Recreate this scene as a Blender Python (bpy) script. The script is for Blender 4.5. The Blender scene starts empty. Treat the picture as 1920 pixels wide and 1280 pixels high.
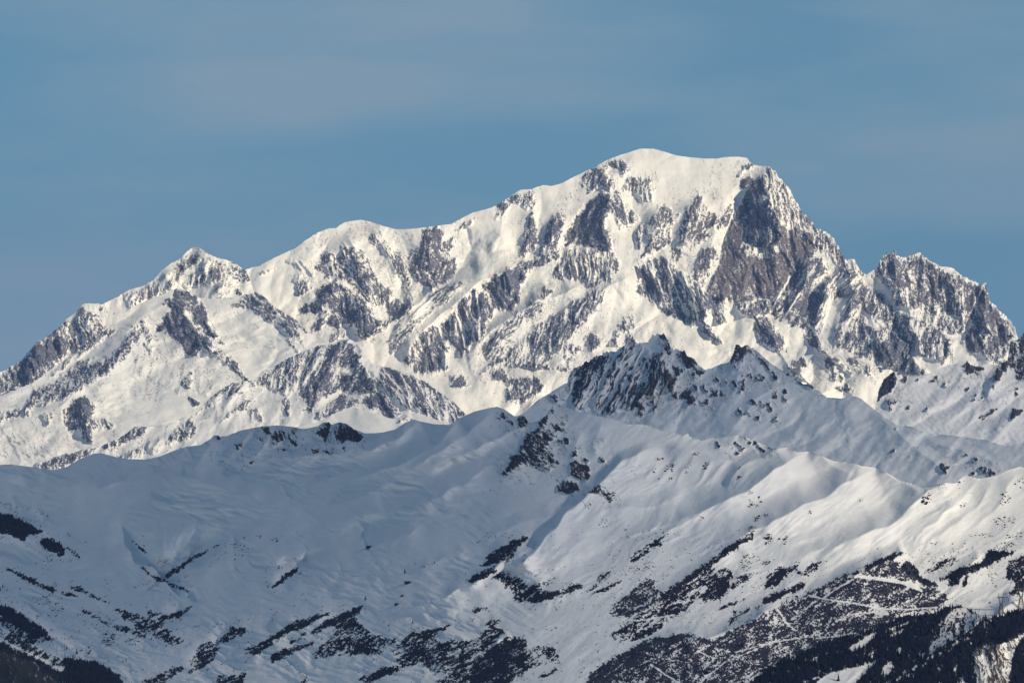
import bpy, math, random, time
import numpy as np
T_START = time.time()
random.seed(7)
rng = np.random.default_rng(11)
SC = bpy.context.scene
COL = SC.collection

# ------------------------------------------------------------------ camera, sky, sun, exposure
FOC, CXP, HZ, CAMZ = 6400.0, 960.0, 740.0, 2000.0     # focal length in photo pixels, horizon row, camera height (m)
cam_d = bpy.data.cameras.new('camera')
cam_d.sensor_width = 36.0
cam_d.lens = 36.0 * FOC / 1920.0
cam_d.shift_y = 100.0 / 1920.0
cam_d.clip_start = 5.0
cam_d.clip_end = 400000.0
cam = bpy.data.objects.new('camera', cam_d)
cam.location = (0, 0, CAMZ)
cam.rotation_euler = (math.radians(90), 0, 0)
COL.objects.link(cam)
SC.camera = cam

SUN = np.array([0.73, -0.52, 0.40]); SUN /= np.linalg.norm(SUN)
SUN_EL = math.asin(SUN[2])
SUN_AZ = math.atan2(SUN[0], SUN[1])

world = bpy.data.worlds.new('World')
SC.world = world
world.use_nodes = True
wn, wl = world.node_tree.nodes, world.node_tree.links
wn.clear()
w_out = wn.new('ShaderNodeOutputWorld')
w_bg = wn.new('ShaderNodeBackground')
w_sky = wn.new('ShaderNodeTexSky')
w_sky.sky_type = 'NISHITA'
w_sky.sun_disc = False
w_sky.sun_elevation = SUN_EL
w_sky.sun_rotation = SUN_AZ
w_sky.altitude = 3000
w_sky.air_density = 1.0
w_sky.dust_density = 0.0
w_sky.ozone_density = 6.0
SKY_STRENGTH = 0.060
# a thin high veil: its depth grows with the slant of the view through it, so it whitens the low sky and leaves the zenith deep
w_tc = wn.new('ShaderNodeTexCoord')
w_sep = wn.new('ShaderNodeSeparateXYZ')
w_map = wn.new('ShaderNodeMapping'); w_map.inputs['Scale'].default_value = (3.0, 3.0, 14.0)
w_map.inputs['Rotation'].default_value = (0, 0.10, 0)
w_noise = wn.new('ShaderNodeTexNoise'); w_noise.inputs['Scale'].default_value = 2.2
w_noise.inputs['Detail'].default_value = 5.0; w_noise.inputs['Roughness'].default_value = 0.5
w_tau = wn.new('ShaderNodeMapRange'); w_tau.inputs[1].default_value = 0.30; w_tau.inputs[2].default_value = 0.70
w_tau.inputs[3].default_value = 0.11; w_tau.inputs[4].default_value = 0.34
def wmath(op, a, b=None):
    m = wn.new('ShaderNodeMath'); m.operation = op
    for i, v in enumerate((a, b)):
        if v is None: continue
        if isinstance(v, (int, float)): m.inputs[i].default_value = v
        else: wl.new(v, m.inputs[i])
    return m.outputs[0]
wl.new(w_tc.outputs['Generated'], w_map.inputs['Vector']); wl.new(w_tc.outputs['Generated'], w_sep.inputs[0])
wl.new(w_map.outputs['Vector'], w_noise.inputs['Vector']); wl.new(w_noise.outputs['Fac'], w_tau.inputs[0])
w_slant = wmath('DIVIDE', w_tau.outputs[0], wmath('ADD', wmath('MAXIMUM', w_sep.outputs[2], 0.0), 0.012))
w_fac = wmath('SUBTRACT', 1.0, wmath('EXPONENT', wmath('MULTIPLY', w_slant, -1.0)))
w_vc = wn.new('ShaderNodeMix'); w_vc.data_type = 'RGBA'
w_vc.inputs[6].default_value = (2.25, 5.15, 7.25, 1); w_vc.inputs[7].default_value = (3.9, 5.85, 7.55, 1)
w_vr = wn.new('ShaderNodeMapRange'); w_vr.inputs[1].default_value = 0.36; w_vr.inputs[2].default_value = 0.66
wl.new(w_noise.outputs['Fac'], w_vr.inputs[0]); wl.new(w_vr.outputs[0], w_vc.inputs[0])
w_cir = wn.new('ShaderNodeMix'); w_cir.data_type = 'RGBA'
wl.new(w_fac, w_cir.inputs[0]); wl.new(w_sky.outputs['Color'], w_cir.inputs[6]); wl.new(w_vc.outputs[2], w_cir.inputs[7])
wl.new(w_cir.outputs[2], w_bg.inputs['Color'])
w_bg.inputs['Strength'].default_value = SKY_STRENGTH
wl.new(w_bg.outputs['Background'], w_out.inputs['Surface'])

sun_d = bpy.data.lights.new('sun', 'SUN')
sun_d.energy = 4.6
sun_d.angle = math.radians(0.5)
sun_d.color = (1.0, 0.855, 0.605)
sun = bpy.data.objects.new('sun', sun_d)
COL.objects.link(sun)
from mathutils import Vector
sun.rotation_euler = Vector(tuple(SUN)).to_track_quat('Z', 'Y').to_euler()

SC.view_settings.view_transform = 'Standard'
SC.view_settings.look = 'None'
SC.view_settings.exposure = 0.0
SC.view_settings.gamma = 1.0
SC.view_settings.use_curve_mapping = False
SC.render.engine = 'CYCLES'
SC.cycles.use_denoising = True
SC.cycles.max_bounces = 4
SC.cycles.diffuse_bounces = 2
SC.cycles.volume_bounces = 0
SC.cycles.transparent_max_bounces = 12

# ------------------------------------------------------------------ helpers
def tag(o, label, cat, group=None, kind=None):
    o['label'] = label
    if cat: o['category'] = cat
    if group: o['group'] = group
    if kind: o['kind'] = kind
    return o

def mesh_obj(name, verts, faces, mat, parent=None, smooth=False, link=True):
    """verts (n,3) array, faces (m,3|4) int array or list of lists -> one mesh object"""
    me = bpy.data.meshes.new(name)
    verts = np.asarray(verts, np.float32)
    if isinstance(faces, np.ndarray):
        n, k = faces.shape
        me.vertices.add(len(verts)); me.vertices.foreach_set('co', verts.ravel())
        me.loops.add(n * k); me.loops.foreach_set('vertex_index', faces.astype(np.int32).ravel())
        me.polygons.add(n)
        me.polygons.foreach_set('loop_start', np.arange(0, n * k, k, dtype=np.int32))
        me.update(calc_edges=True)
    else:
        me.from_pydata(verts.tolist(), [], [list(f) for f in faces]); me.update()
    me.polygons.foreach_set('use_smooth', np.full(len(me.polygons), smooth))
    if mat is not None: me.materials.append(mat)
    o = bpy.data.objects.new(name, me)
    if link: COL.objects.link(o)
    if parent is not None: o.parent = parent
    return o

_perm = {}
def pnoise(x, y, seed=0):
    """2-D gradient noise, roughly -1..1"""
    if seed not in _perm:
        r = np.random.default_rng(1000 + seed)
        p = r.permutation(256).astype(np.int32)
        a = r.random(256) * 2 * np.pi
        _perm[seed] = (np.concatenate([p, p]), np.cos(a).astype(np.float32), np.sin(a).astype(np.float32))
    p, gx, gy = _perm[seed]
    xi = np.floor(x).astype(np.int32); yi = np.floor(y).astype(np.int32)
    xf = (x - xi).astype(np.float32); yf = (y - yi).astype(np.float32)
    xi &= 255; yi &= 255
    u = xf * xf * xf * (xf * (xf * 6 - 15) + 10); v = yf * yf * yf * (yf * (yf * 6 - 15) + 10)
    x1 = (xi + 1) & 255; y1 = (yi + 1) & 255
    def g(ix, iy, dx, dy):
        h = p[p[ix] + iy]
        return gx[h] * dx + gy[h] * dy
    a = g(xi, yi, xf, yf); b = g(x1, yi, xf - 1, yf)
    c = g(xi, y1, xf, yf - 1); d = g(x1, y1, xf - 1, yf - 1)
    return (a + u * (b - a) + v * ((c + u * (d - c)) - (a + u * (b - a)))) * 1.5

def fbm(x, y, oct=4, seed=0, gain=0.5, lac=2.03):
    s = 0; a = 1.0; t = 0
    for i in range(oct):
        s = s + a * pnoise(x, y, seed + i); t += a
        x = x * lac; y = y * lac; a *= gain
    return s / t

def sstep(a, b, x):
    t = np.clip((x - a) / (b - a), 0, 1)
    return t * t * (3 - 2 * t)

def seg_dist(X, Y, pts, closed=False):
    """distance, signed side (cross), arc-length fraction of the nearest point on a polyline"""
    P = np.asarray(pts, np.float32)
    if closed: P = np.vstack([P, P[:1]])
    best = np.full(X.shape, 1e9, np.float32); side = np.zeros(X.shape, np.float32); frac = np.zeros(X.shape, np.float32)
    L = np.hypot(*(P[1:] - P[:-1]).T); tot = max(L.sum(), 1e-6); acc = 0
    for i in range(len(P) - 1):
        ax, ay = P[i]; bx, by = P[i + 1]; dx, dy = bx - ax, by - ay
        t = np.clip(((X - ax) * dx + (Y - ay) * dy) / max(dx * dx + dy * dy, 1e-6), 0, 1)
        d = np.hypot(X - ax - t * dx, Y - ay - t * dy)
        m = d < best
        best = np.where(m, d, best)
        side = np.where(m, dx * (Y - ay) - dy * (X - ax), side)
        frac = np.where(m, (acc + t * L[i]) / tot, frac)
        acc += L[i]
    return best, side, frac

def in_poly(X, Y, pts):
    P = np.asarray(pts, np.float32); ins = np.zeros(X.shape, bool)
    j = len(P) - 1
    for i in range(len(P)):
        xi, yi = P[i]; xj, yj = P[j]
        if yi != yj:
            ins ^= ((yi > Y) != (yj > Y)) & (X < (xj - xi) * (Y - yi) / (yj - yi) + xi)
        j = i
    return ins

def sdist(X, Y, pts):
    d, _, _ = seg_dist(X, Y, pts, True)
    return np.where(in_poly(X, Y, pts), d, -d)

def to_world(px, py, F, D0):
    D = D0 * np.exp(F / FOC)
    return np.stack([D * (px - CXP) / FOC, D, CAMZ + D * (HZ - py) / FOC], -1)

# ------------------------------------------------------------------ materials
def new_mat(name):
    m = bpy.data.materials.new(name); m.use_nodes = True
    nt = m.node_tree; nt.nodes.clear()
    out = nt.nodes.new('ShaderNodeOutputMaterial')
    b = nt.nodes.new('ShaderNodeBsdfPrincipled')
    b.inputs['Roughness'].default_value = 0.85
    b.inputs['Specular IOR Level'].default_value = 0.15
    nt.links.new(b.outputs[0], out.inputs[0])
    return m, nt, b

def plain_mat(name, col, var=0.25, scale=0.2, rough=0.85):
    m, nt, b = new_mat(name)
    tc = nt.nodes.new('ShaderNodeTexCoord')
    nz = nt.nodes.new('ShaderNodeTexNoise'); nz.inputs['Scale'].default_value = scale; nz.inputs['Detail'].default_value = 4
    mx = nt.nodes.new('ShaderNodeMix'); mx.data_type = 'RGBA'
    mx.inputs[6].default_value = (*[c * (1 - var) for c in col], 1)
    mx.inputs[7].default_value = (*[min(1, c * (1 + var)) for c in col], 1)
    nt.links.new(tc.outputs['Object'], nz.inputs['Vector'])
    nt.links.new(nz.outputs['Fac'], mx.inputs[0]); nt.links.new(mx.outputs[2], b.inputs['Base Color'])
    b.inputs['Roughness'].default_value = rough
    return m

def terrain_mat(name, rock_a, rock_b, snow=(0.86, 0.865, 0.88), scale=0.004, fine=0.085, bump=7.0, dust=0.40, drift=(0.012, 9.0)):
    """snow, with rock / ice / heath where the ground itself has them (vertex attributes), each with its own grain"""
    m, nt, b = new_mat(name)
    N, L = nt.nodes, nt.links
    def attr(n):
        a = N.new('ShaderNodeAttribute'); a.attribute_name = n; return a.outputs['Fac']
    def mix(fac, ca, cb):
        x = N.new('ShaderNodeMix'); x.data_type = 'RGBA'
        if isinstance(fac, float): x.inputs[0].default_value = fac
        else: L.new(fac, x.inputs[0])
        for i, c in ((6, ca), (7, cb)):
            if isinstance(c, tuple): x.inputs[i].default_value = (*c, 1)
            else: L.new(c, x.inputs[i])
        return x.outputs[2]
    tc = N.new('ShaderNodeTexCoord')
    def noise(s, det=5):
        n = N.new('ShaderNodeTexNoise'); n.inputs['Scale'].default_value = s; n.inputs['Detail'].default_value = det
        n.inputs['Roughness'].default_value = 0.6
        L.new(tc.outputs['Object'], n.inputs['Vector']); return n.outputs['Fac']
    n1, n2 = noise(scale), noise(scale * 5)
    dark = mix(n2, tuple(c * 0.62 for c in rock_a), tuple(c * 1.35 for c in rock_a))
    brown = mix(n2, tuple(c * 0.70 for c in rock_b), tuple(c * 1.30 for c in rock_b))
    rock = mix(attr('tone'), dark, brown)
    n3_ = noise(scale * 14, 4)
    dr = N.new('ShaderNodeMapRange'); dr.inputs[1].default_value = 0.50; dr.inputs[2].default_value = 0.72; dr.inputs[4].default_value = dust; L.new(n3_, dr.inputs[0])
    rock = mix(dr.outputs[0], rock, snow)                           # a dusting of snow on the ledges
    sn = mix(n1, tuple(c * 0.965 for c in snow), snow)
    ice = mix(attr('ice'), sn, (0.50, 0.56, 0.60))
    nf = noise(fine, 4)
    def edge(a, k, g=2.0):                                                 # breaks the outline of a patch up at the grain of the rock itself
        ma = N.new('ShaderNodeMath'); ma.operation = 'MULTIPLY_ADD'; ma.inputs[1].default_value = g; L.new(nf, ma.inputs[0]); L.new(a, ma.inputs[2])
        mr = N.new('ShaderNodeMapRange'); mr.inputs[1].default_value = .5 + .5 * g - k; mr.inputs[2].default_value = .5 + .5 * g + k; L.new(ma.outputs[0], mr.inputs[0])
        gt = N.new('ShaderNodeMapRange'); gt.inputs[1].default_value = 0.10; gt.inputs[2].default_value = 0.30; L.new(a, gt.inputs[0])
        pr = N.new('ShaderNodeMath'); pr.operation = 'MULTIPLY'; L.new(mr.outputs[0], pr.inputs[0]); L.new(gt.outputs[0], pr.inputs[1])
        return pr.outputs[0]
    rk = edge(attr('rock'), 0.22, 1.5)
    c1 = mix(rk, ice, rock)
    bp = N.new('ShaderNodeBump'); bp.inputs['Distance'].default_value = bump; L.new(nf, bp.inputs['Height'])
    bs = N.new('ShaderNodeMath'); bs.operation = 'MULTIPLY'; bs.inputs[1].default_value = 0.7; L.new(rk, bs.inputs[0]); L.new(bs.outputs[0], bp.inputs['Strength'])
    nd = noise(drift[0], 7)                                         # wind-worked snow surface
    bd = N.new('ShaderNodeBump'); bd.inputs['Distance'].default_value = drift[1]; bd.inputs['Strength'].default_value = 0.55
    L.new(nd, bd.inputs['Height']); L.new(bp.outputs[0], bd.inputs['Normal'])
    L.new(bd.outputs[0], b.inputs['Normal'])
    hea = mix(n2, (0.007, 0.009, 0.024), (0.024, 0.025, 0.046))
    hea = mix(attr('tone'), hea, mix(n2, (0.022, 0.024, 0.044), (0.062, 0.062, 0.096)))
    c2 = mix(edge(attr('heath'), 0.25, 0.9), c1, hea)
    L.new(c2, b.inputs['Base Color'])
    b.inputs['Specular IOR Level'].default_value = 0.08
    b.inputs['Roughness'].default_value = 0.8
    return m

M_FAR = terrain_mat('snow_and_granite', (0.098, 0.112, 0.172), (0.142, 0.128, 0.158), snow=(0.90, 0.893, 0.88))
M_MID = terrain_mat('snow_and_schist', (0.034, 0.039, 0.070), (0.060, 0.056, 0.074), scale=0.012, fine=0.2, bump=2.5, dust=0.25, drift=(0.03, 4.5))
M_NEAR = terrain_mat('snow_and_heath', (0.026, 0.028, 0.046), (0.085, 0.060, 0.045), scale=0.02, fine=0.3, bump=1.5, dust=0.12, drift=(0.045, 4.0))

# ------------------------------------------------------------------ the terrain engine
# A mountain is a relief F (in photo pixels, positive = farther) over its face; a tent is a ridge (h>0) or gully (h<0).
class Layer:
    def __init__(s, name, D0, top, bottom, slope, ybase, mat, step=1.5, xr=None, rough=(), lean=0.0, xlean=0.0):
        s.name, s.D0, s.top, s.bottom, s.mat = name, D0, top, bottom, mat
        x0, x1 = xr if xr else (top[0][0], top[-1][0])
        xs = []
        xin0, xin1 = max(x0, -30), min(x1, 1950)
        x = xin0; st = step * 2
        left = []
        while x > x0: x -= st; st = min(st * 1.08, 12); left.append(x)
        xs = left[::-1] + list(np.arange(xin0, xin1, step))
        x = xin1; st = step * 2
        while x < x1: x += st; st = min(st * 1.08, 12); xs.append(x)
        px = np.array(xs, np.float32)
        tx, ty = np.array(top, np.float32).T
        s.ytop = np.interp(px, tx, ty).astype(np.float32)
        amp = np.full(px.shape, 0.35, np.float32)
        for (a, b, r) in rough: amp = np.where((px >= a) & (px <= b), r, amp)
        jit = 0.5 * pnoise(px / 11, px * 0 + 3.3, 91) + 0.55 * pnoise(px / 4.3, px * 0 + 7.7, 92) + 0.4 * pnoise(px / 2.1, px * 0 + 1.7, 93)
        s.ytop = s.ytop + amp * jit * 1.3
        bx, by = np.array(bottom, np.float32).T
        s.ybot = np.interp(px, bx, by)
        y0 = s.ytop.min() - 5 * step; y1 = s.ybot.max() + step
        py = np.arange(y0, y1, step).astype(np.float32)
        s.px, s.py, s.step = px, py, step
        s.X, s.Y = np.meshgrid(px, py)
        s.Yc = np.maximum(s.Y, s.ytop[None, :])
        s.F = (ybase - s.Yc) * slope + xlean * (s.X - CXP)
        if lean: s.F = s.F + lean * (ybase - s.Yc) ** 2 / 400.0
        z = np.zeros_like(s.F)
        s.rock, s.tone, s.ice, s.heath = z.copy(), z.copy(), z.copy(), z.copy()
    def sl(s, pts, pad):
        P = np.asarray(pts, np.float32)
        a, b = P.min(0) - pad, P.max(0) + pad
        i0, i1 = np.searchsorted(s.py, [a[1], b[1]]); j0, j1 = np.searchsorted(s.px, [a[0], b[0]])
        if P[:, 1].min() <= s.ytop[max(0, j0):max(1, j1)].max() + 30: i0 = 0
        return slice(i0, i1), slice(j0, j1)
    def tent(s, pts, h, wl, wr, p=1.5, t0=0.2, t1=0.4, warp=6):
        if s.name == 'mountain': h = h * 1.4
        if s.name == 'hill': h = h * (1.8 if sum(q[0] for q in pts) / len(pts) < 850 else 1.35)
        pad = max(wl, wr) + 8
        q = s.sl(pts, pad)
        X, Y = s.X[q], s.Yc[q]
        if X.size == 0: return
        d, side, fr = seg_dist(X + warp * pnoise(X / 37, Y / 37, 51), Y + warp * pnoise(X / 33, Y / 33, 52), pts)
        w = np.where(side > 0, wl, wr)
        pr = np.clip(1 - d / w, 0, 1) ** p
        A0, A1 = np.array(pts[0], float), np.array(pts[-1], float); ch = A1 - A0
        fr = ((X - A0[0]) * ch[0] + (Y - A0[1]) * ch[1]) / max(float(ch @ ch), 1e-6)
        tap = np.clip(fr / max(t0, 1e-3), 0, 1) * np.clip((1 - fr) / max(t1, 1e-3), 0, 1)
        tap = np.clip(tap, 0, 1)
        s.F[q] -= h * pr * tap * tap * (3 - 2 * tap)
    def fold(s, pts, h, wb, wf=None, t0=0.12, t1=0.6):
        s.tent(pts, h * 1.35, wb, wf if wf else wb * 2.5, p=1.7, t0=t0, t1=t1)
    def patch(s, pts, d, ang=0, tone=0.0, kind='rock', amp=3.0, bulge=3.0, lam=1.0, soft=7.0, over=False, edge=1.0, tilt=0.0, seed=0, st=1.0):
        q = s.sl(pts, 14)
        X, Y = s.X[q], s.Yc[q]
        if X.size == 0: return
        if kind == 'rock': st = 1.9 if (d < .62 and st == 1.0) else st; d = d * (.95 if d < .92 else .985); lam = lam * (.62 if s.name == 'mountain' else .78); soft = soft * 1.1
        pp = np.array(pts, float); pn_ = np.roll(pp, -1, 0)
        thick = 2 * abs(np.sum(pp[:, 0] * pn_[:, 1] - pn_[:, 0] * pp[:, 1])) / max(np.hypot(*(pn_ - pp).T).sum(), 1e-3)   # mean width of the outline
        if kind == 'heath': edge = edge * min(1, thick / 11)
        sd = sdist(X, Y, pts) + (1.3 if kind == 'heath' else 0) + edge * (4 * pnoise(X / 15, Y / 15, 61) + 2.6 * pnoise(X / 5.5, Y / 5.5, 62))
        size = math.sqrt(max(1.0, (np.ptp(np.array(pts)[:, 0]) * np.ptp(np.array(pts)[:, 1]))))
        so = min(soft, size * 0.28, max(1.6, thick * .4))
        w = np.clip(sd / so + 0.55, 0, 1)
        a = math.radians(ang)
        wx = 5 * pnoise(X / 31, Y / 31, 63 + seed); wy = 5 * pnoise(X / 29, Y / 29, 64 + seed)
        S = ((X + wx) * math.sin(a) + (Y + wy) * math.cos(a)) / st
        Tt = (X + wx) * math.cos(a) - (Y + wy) * math.sin(a)
        n1 = 1 - 2 * np.abs(pnoise(Tt / (19 * lam), S / (62 * lam), 71 + seed))
        n2 = pnoise(Tt / (8.5 * lam), S / (24 * lam), 72 + seed)
        n3 = pnoise(Tt / (4.0 * lam), S / (9 * lam), 73 + seed)
        n4 = pnoise(Tt / (2.3 * lam), S / (4.2 * lam), 74 + seed)
        n = 0.38 * (n1 - 0.45) + 0.5 * n2 + 0.6 * n3 + 0.55 * n4 + 0.45 * pnoise(Tt / (40 * lam), S / (60 * lam), 75 + seed)
        u = 0.5 * (1 + np.tanh(0.82 * (n - n.mean()) / max(float(n.std()), 1e-3)))
        tail = (0.10 if kind == 'heath' else 0.03) * np.exp(-np.maximum(0, -sd) / (0.7 * so)) * (sd < 0)
        dw = d * np.maximum(w ** 0.8, tail if kind == 'rock' else 0.5 * tail)
        r = np.clip((u - (1 - dw)) / (0.75 if kind == 'rock' else 0.4) + 0.5, 0, 1)
        if kind == 'rock':
            if over: s.rock[q] = s.rock[q] * (1 - w) + r * w
            else: s.rock[q] = np.maximum(s.rock[q], r)
            s.tone[q] = s.tone[q] * (1 - w) + tone * w
            n0 = 1 - 2 * np.abs(pnoise(Tt / (44 * lam), S / (95 * lam), 70 + seed))
            s.F[q] -= w * (bulge + amp * (2.0 * n0 + 0.85 * n1 + 0.55 * n2 + 0.27 * n3 + 0.10 * n4))
            if tilt:
                xc = np.mean(np.array(pts)[:, 0])
                s.F[q] += w * (tilt if tilt < -.5 else tilt * .55) * (X - xc)
        elif kind == 'snow':
            s.rock[q] *= 1 - w * d
        elif kind == 'ice':
            s.ice[q] = np.maximum(s.ice[q], w * d * np.clip(0.6 + 0.8 * n2, 0, 1))
            s.F[q] -= w * (1.0 * n2 + 0.5 * n3)
        elif kind == 'heath':
            s.heath[q] = np.maximum(s.heath[q], r)
            if tone: s.tone[q] = s.tone[q] * (1 - w) + tone * w
            s.F[q] -= r * 0.8
    def snowline(s, pts, wd, k=1.0):
        q = s.sl(pts, wd + 6)
        X, Y = s.X[q], s.Yc[q]
        if X.size == 0: return
        d, _, fr = seg_dist(X + 1.5 * pnoise(X / 9, Y / 9, 81), Y, pts)
        m = np.clip((wd * (.6 if s.name == 'hill' else .72) - d) / 1.8 + 0.5 + .6 * pnoise(X / 8, Y / 8, 82), 0, 1) * k
        s.rock[q] *= 1 - m; s.heath[q] *= 1 - m
        s.F[q] += m * 1.5
    def build(s, label, cat):
        ny, nx = s.X.shape
        r = np.argmax(s.Y >= s.ytop[None, :], 0)                    # first row below the crest
        I = np.arange(ny)[:, None]
        k = (r[None, :] - 1) - I                                    # 0 = crest row, 1..3 = back slope
        ypos = np.where(k >= 0, s.ytop[None, :], s.Y)
        F = s.F.copy()
        crestF = np.take_along_axis(F, np.clip(r, 0, ny - 1)[None, :], 0)
        F = np.where(k >= 0, crestF, F)
        bF = np.array([0, 14, 60, 300], np.float32); bY = np.array([0, 9, 46, 260], np.float32)
        kk = np.clip(k, 0, 3)
        F = F + bF[kk]; ypos = ypos + bY[kk]
        s.Fpos, s.Ypos = F, ypos
        V = to_world(s.X, ypos, F, s.D0)
        ok = (k <= 3) & (I >= 0) & (s.Y <= s.ybot[None, :] + s.step)
        fo = ok[:-1, :-1] & ok[1:, :-1] & ok[:-1, 1:] & ok[1:, 1:]
        idx = np.arange(ny * nx).reshape(ny, nx)
        quads = np.stack([idx[:-1, :-1][fo], idx[1:, :-1][fo], idx[1:, 1:][fo], idx[:-1, 1:][fo]], -1)
        used = np.zeros(ny * nx, bool); used[quads.ravel()] = True
        re = np.cumsum(used) - 1
        quads = re[quads]
        o = mesh_obj(s.name, V.reshape(-1, 3)[used], quads, s.mat, smooth=True)
        for nm in ('rock', 'tone', 'ice', 'heath'):
            at = o.data.attributes.new(nm, 'FLOAT', 'POINT')
            at.data.foreach_set('value', np.clip(getattr(s, nm), 0, 1).astype(np.float32).ravel()[used])
        tag(o, label, cat, kind='structure')
        s.W = V
        s.ntri = len(quads) * 2
        return o
    def at(s, x, y):
        """world position of the surface seen at photo pixel (x, y)"""
        x = np.asarray(x, np.float32); y = np.asarray(y, np.float32)
        j = np.clip(np.interp(x, s.px, np.arange(len(s.px))), 0, len(s.px) - 1.001)
        i = np.clip((y - s.py[0]) / s.step, 0, len(s.py) - 1.001)
        j0 = j.astype(int); i0 = i.astype(int); fj = (j - j0)[..., None]; fi = (i - i0)[..., None]
        W = s.W
        return (W[i0, j0] * (1 - fi) * (1 - fj) + W[i0 + 1, j0] * fi * (1 - fj) + W[i0, j0 + 1] * (1 - fi) * fj + W[i0 + 1, j0 + 1] * fi * fj)
# ------------------------------------------------------------------ the summit massif, farthest
B_TOP = [(300,570),(462,505),(470,502),(487,498),(492,495),(510,485),(550,467),(575,449),(590,439),(612,429),(630,427),(645,417),(662,414),(677,412),(695,416),
 (720,424),(742,430),(775,429),(800,426),(820,423),(845,420),(860,412),(885,399),(920,390),(945,376),(960,365),(975,356),(997,355),(1005,351),(1020,347),(1035,349),
 (1052,344),(1075,332),(1100,320),(1122,309),(1140,299),(1165,290),(1200,279),(1225,279),(1247,285),(1270,292),(1300,296),(1325,297.5),(1345,297.5),(1360,294.5),(1385,294),
 (1400,296),(1406,303),(1415,309),(1425,312),(1437,311),(1444,314),(1452,322),(1460,332),(1470,341),(1480,352),(1487,370),(1495,382),(1505,400),(1515,407),(1525,417),
 (1526,426),(1537,432),(1552,436),(1562,447),(1572,462),(1577,475),(1587,486),(1599,484),(1607,497),(1620,512),(1625,514),(1645,502),(1651,487),(1660,473),(1664,472),
 (1666,478),(1671,477),(1675,469.5),(1679,471),(1684,480),(1695,484),(1707,480),(1720,473),(1727,475),(1735,482),(1747,491),(1767,500),(1787,502),(1797,511),(1807,520),
 (1817,525),(1832,527),(1837,534),(1842,535),(1846,530),(1850,531),(1850.5,542),(1854,552),(1855,562),(1865,570),(1875,580),(1885,592),(1897,605),(1904,615),(1907,627),(1910,640),(1935,670),(2100,760),(2300,800)]
B_BOT = [(300,700),(440,620),(575,690),(640,700),(700,740),(770,770),(860,850),(930,850),(1000,810),(1060,790),(1180,730),(1240,720),(1340,750),(1500,780),(1600,810),(1660,810),(1700,780),(1800,740),(1900,760),(2300,860)]
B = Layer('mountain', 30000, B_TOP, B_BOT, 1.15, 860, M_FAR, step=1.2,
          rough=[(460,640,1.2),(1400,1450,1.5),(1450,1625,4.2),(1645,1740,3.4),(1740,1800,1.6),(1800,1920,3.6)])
Xn, Yn = B.X, B.Yc
lowB = sstep(380, 560, Yn)
B.F += 11 * fbm(Xn / 150, Yn / 190, 3, 5) + (0.8 + 3.0 * lowB) * (1 - 2 * np.abs(pnoise(Xn / 42 + 0.15 * Yn / 42, Yn / 130, 9))) + (0.7 + .7 * lowB) * pnoise(Xn / 20, Yn / 17, 12) + 0.35 * pnoise(Xn / 8, Yn / 7, 13)
def folds(L, seed, a=1.0, sx=1.0, sy=1.0, sh=0.3):
    '''soft snow folds and hollows: warped ridges of several sizes'''
    X, Y = L.X, L.Yc
    u = X + sh * Y + 16 * pnoise(X / 70, Y / 70, seed); v = Y + 14 * pnoise(X / 60, Y / 55, seed + 1)
    m = .3 + 1.2 * np.clip(.5 + pnoise(X / 120, Y / 100, seed + 2), 0, 1)
    return a * m * (5.0 * (1 - 2 * np.abs(pnoise(u / (75 * sx), v / (95 * sy), seed + 3))) + 2.6 * pnoise(u / (34 * sx), v / (40 * sy), seed + 4) + 1.1 * pnoise(u / (16 * sx), v / (15 * sy), seed + 5) + .45 * pnoise(u / (8 * sx), v / (6 * sy), seed + 6))
B.F += folds(B, 301, 1.7) * (.25 + .75 * sstep(360, 480, Yn)) + .8 * pnoise(Xn / 55 + Yn / 90, Yn / 9, 311) * (1 - sstep(380, 460, Yn))
t = B.tent
# summit dome, its crests and the corridors between the buttresses
t([(1200,280),(1150,330),(1140,400),(1150,470)], 14, 70, 80)
t([(1425,312),(1440,360),(1462,420),(1490,470)], 34, 60, 70, t1=.4)
t([(1425,325),(1390,380),(1360,450),(1330,540)], -16, 30, 40)
t([(1310,365),(1290,420),(1275,490)], 13, 35, 40)
t([(1240,385),(1225,430),(1205,480)], 12, 35, 35)
t([(1180,320),(1190,400),(1185,480)], -9, 34, 34)
t([(1260,380),(1250,430),(1240,480)], -6, 20, 20)
t([(1345,395),(1335,460),(1320,540)], 8, 25, 20)
t([(1050,390),(1035,440),(1025,485)], 12, 30, 30)
t([(1000,385),(995,430),(985,478)], 11, 25, 28)
t([(940,380),(935,440),(900,500)], 8, 40, 40)
t([(1020,350),(1010,420),(990,500),(940,540)], -8, 30, 30)
t([(815,423),(805,480),(800,540)], 16, 45, 40)
t([(690,418),(720,470),(760,535)], 14, 45, 40)
t([(645,430),(670,480),(700,540),(740,580)], 18, 45, 45)
t([(870,410),(880,470),(850,540)], -14, 40, 45)
t([(622,528),(665,560),(705,600),(720,625)], 20, 60, 25, t0=.05)
t([(622,528),(600,560),(570,590)], 12, 25, 45, t0=.05)
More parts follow.
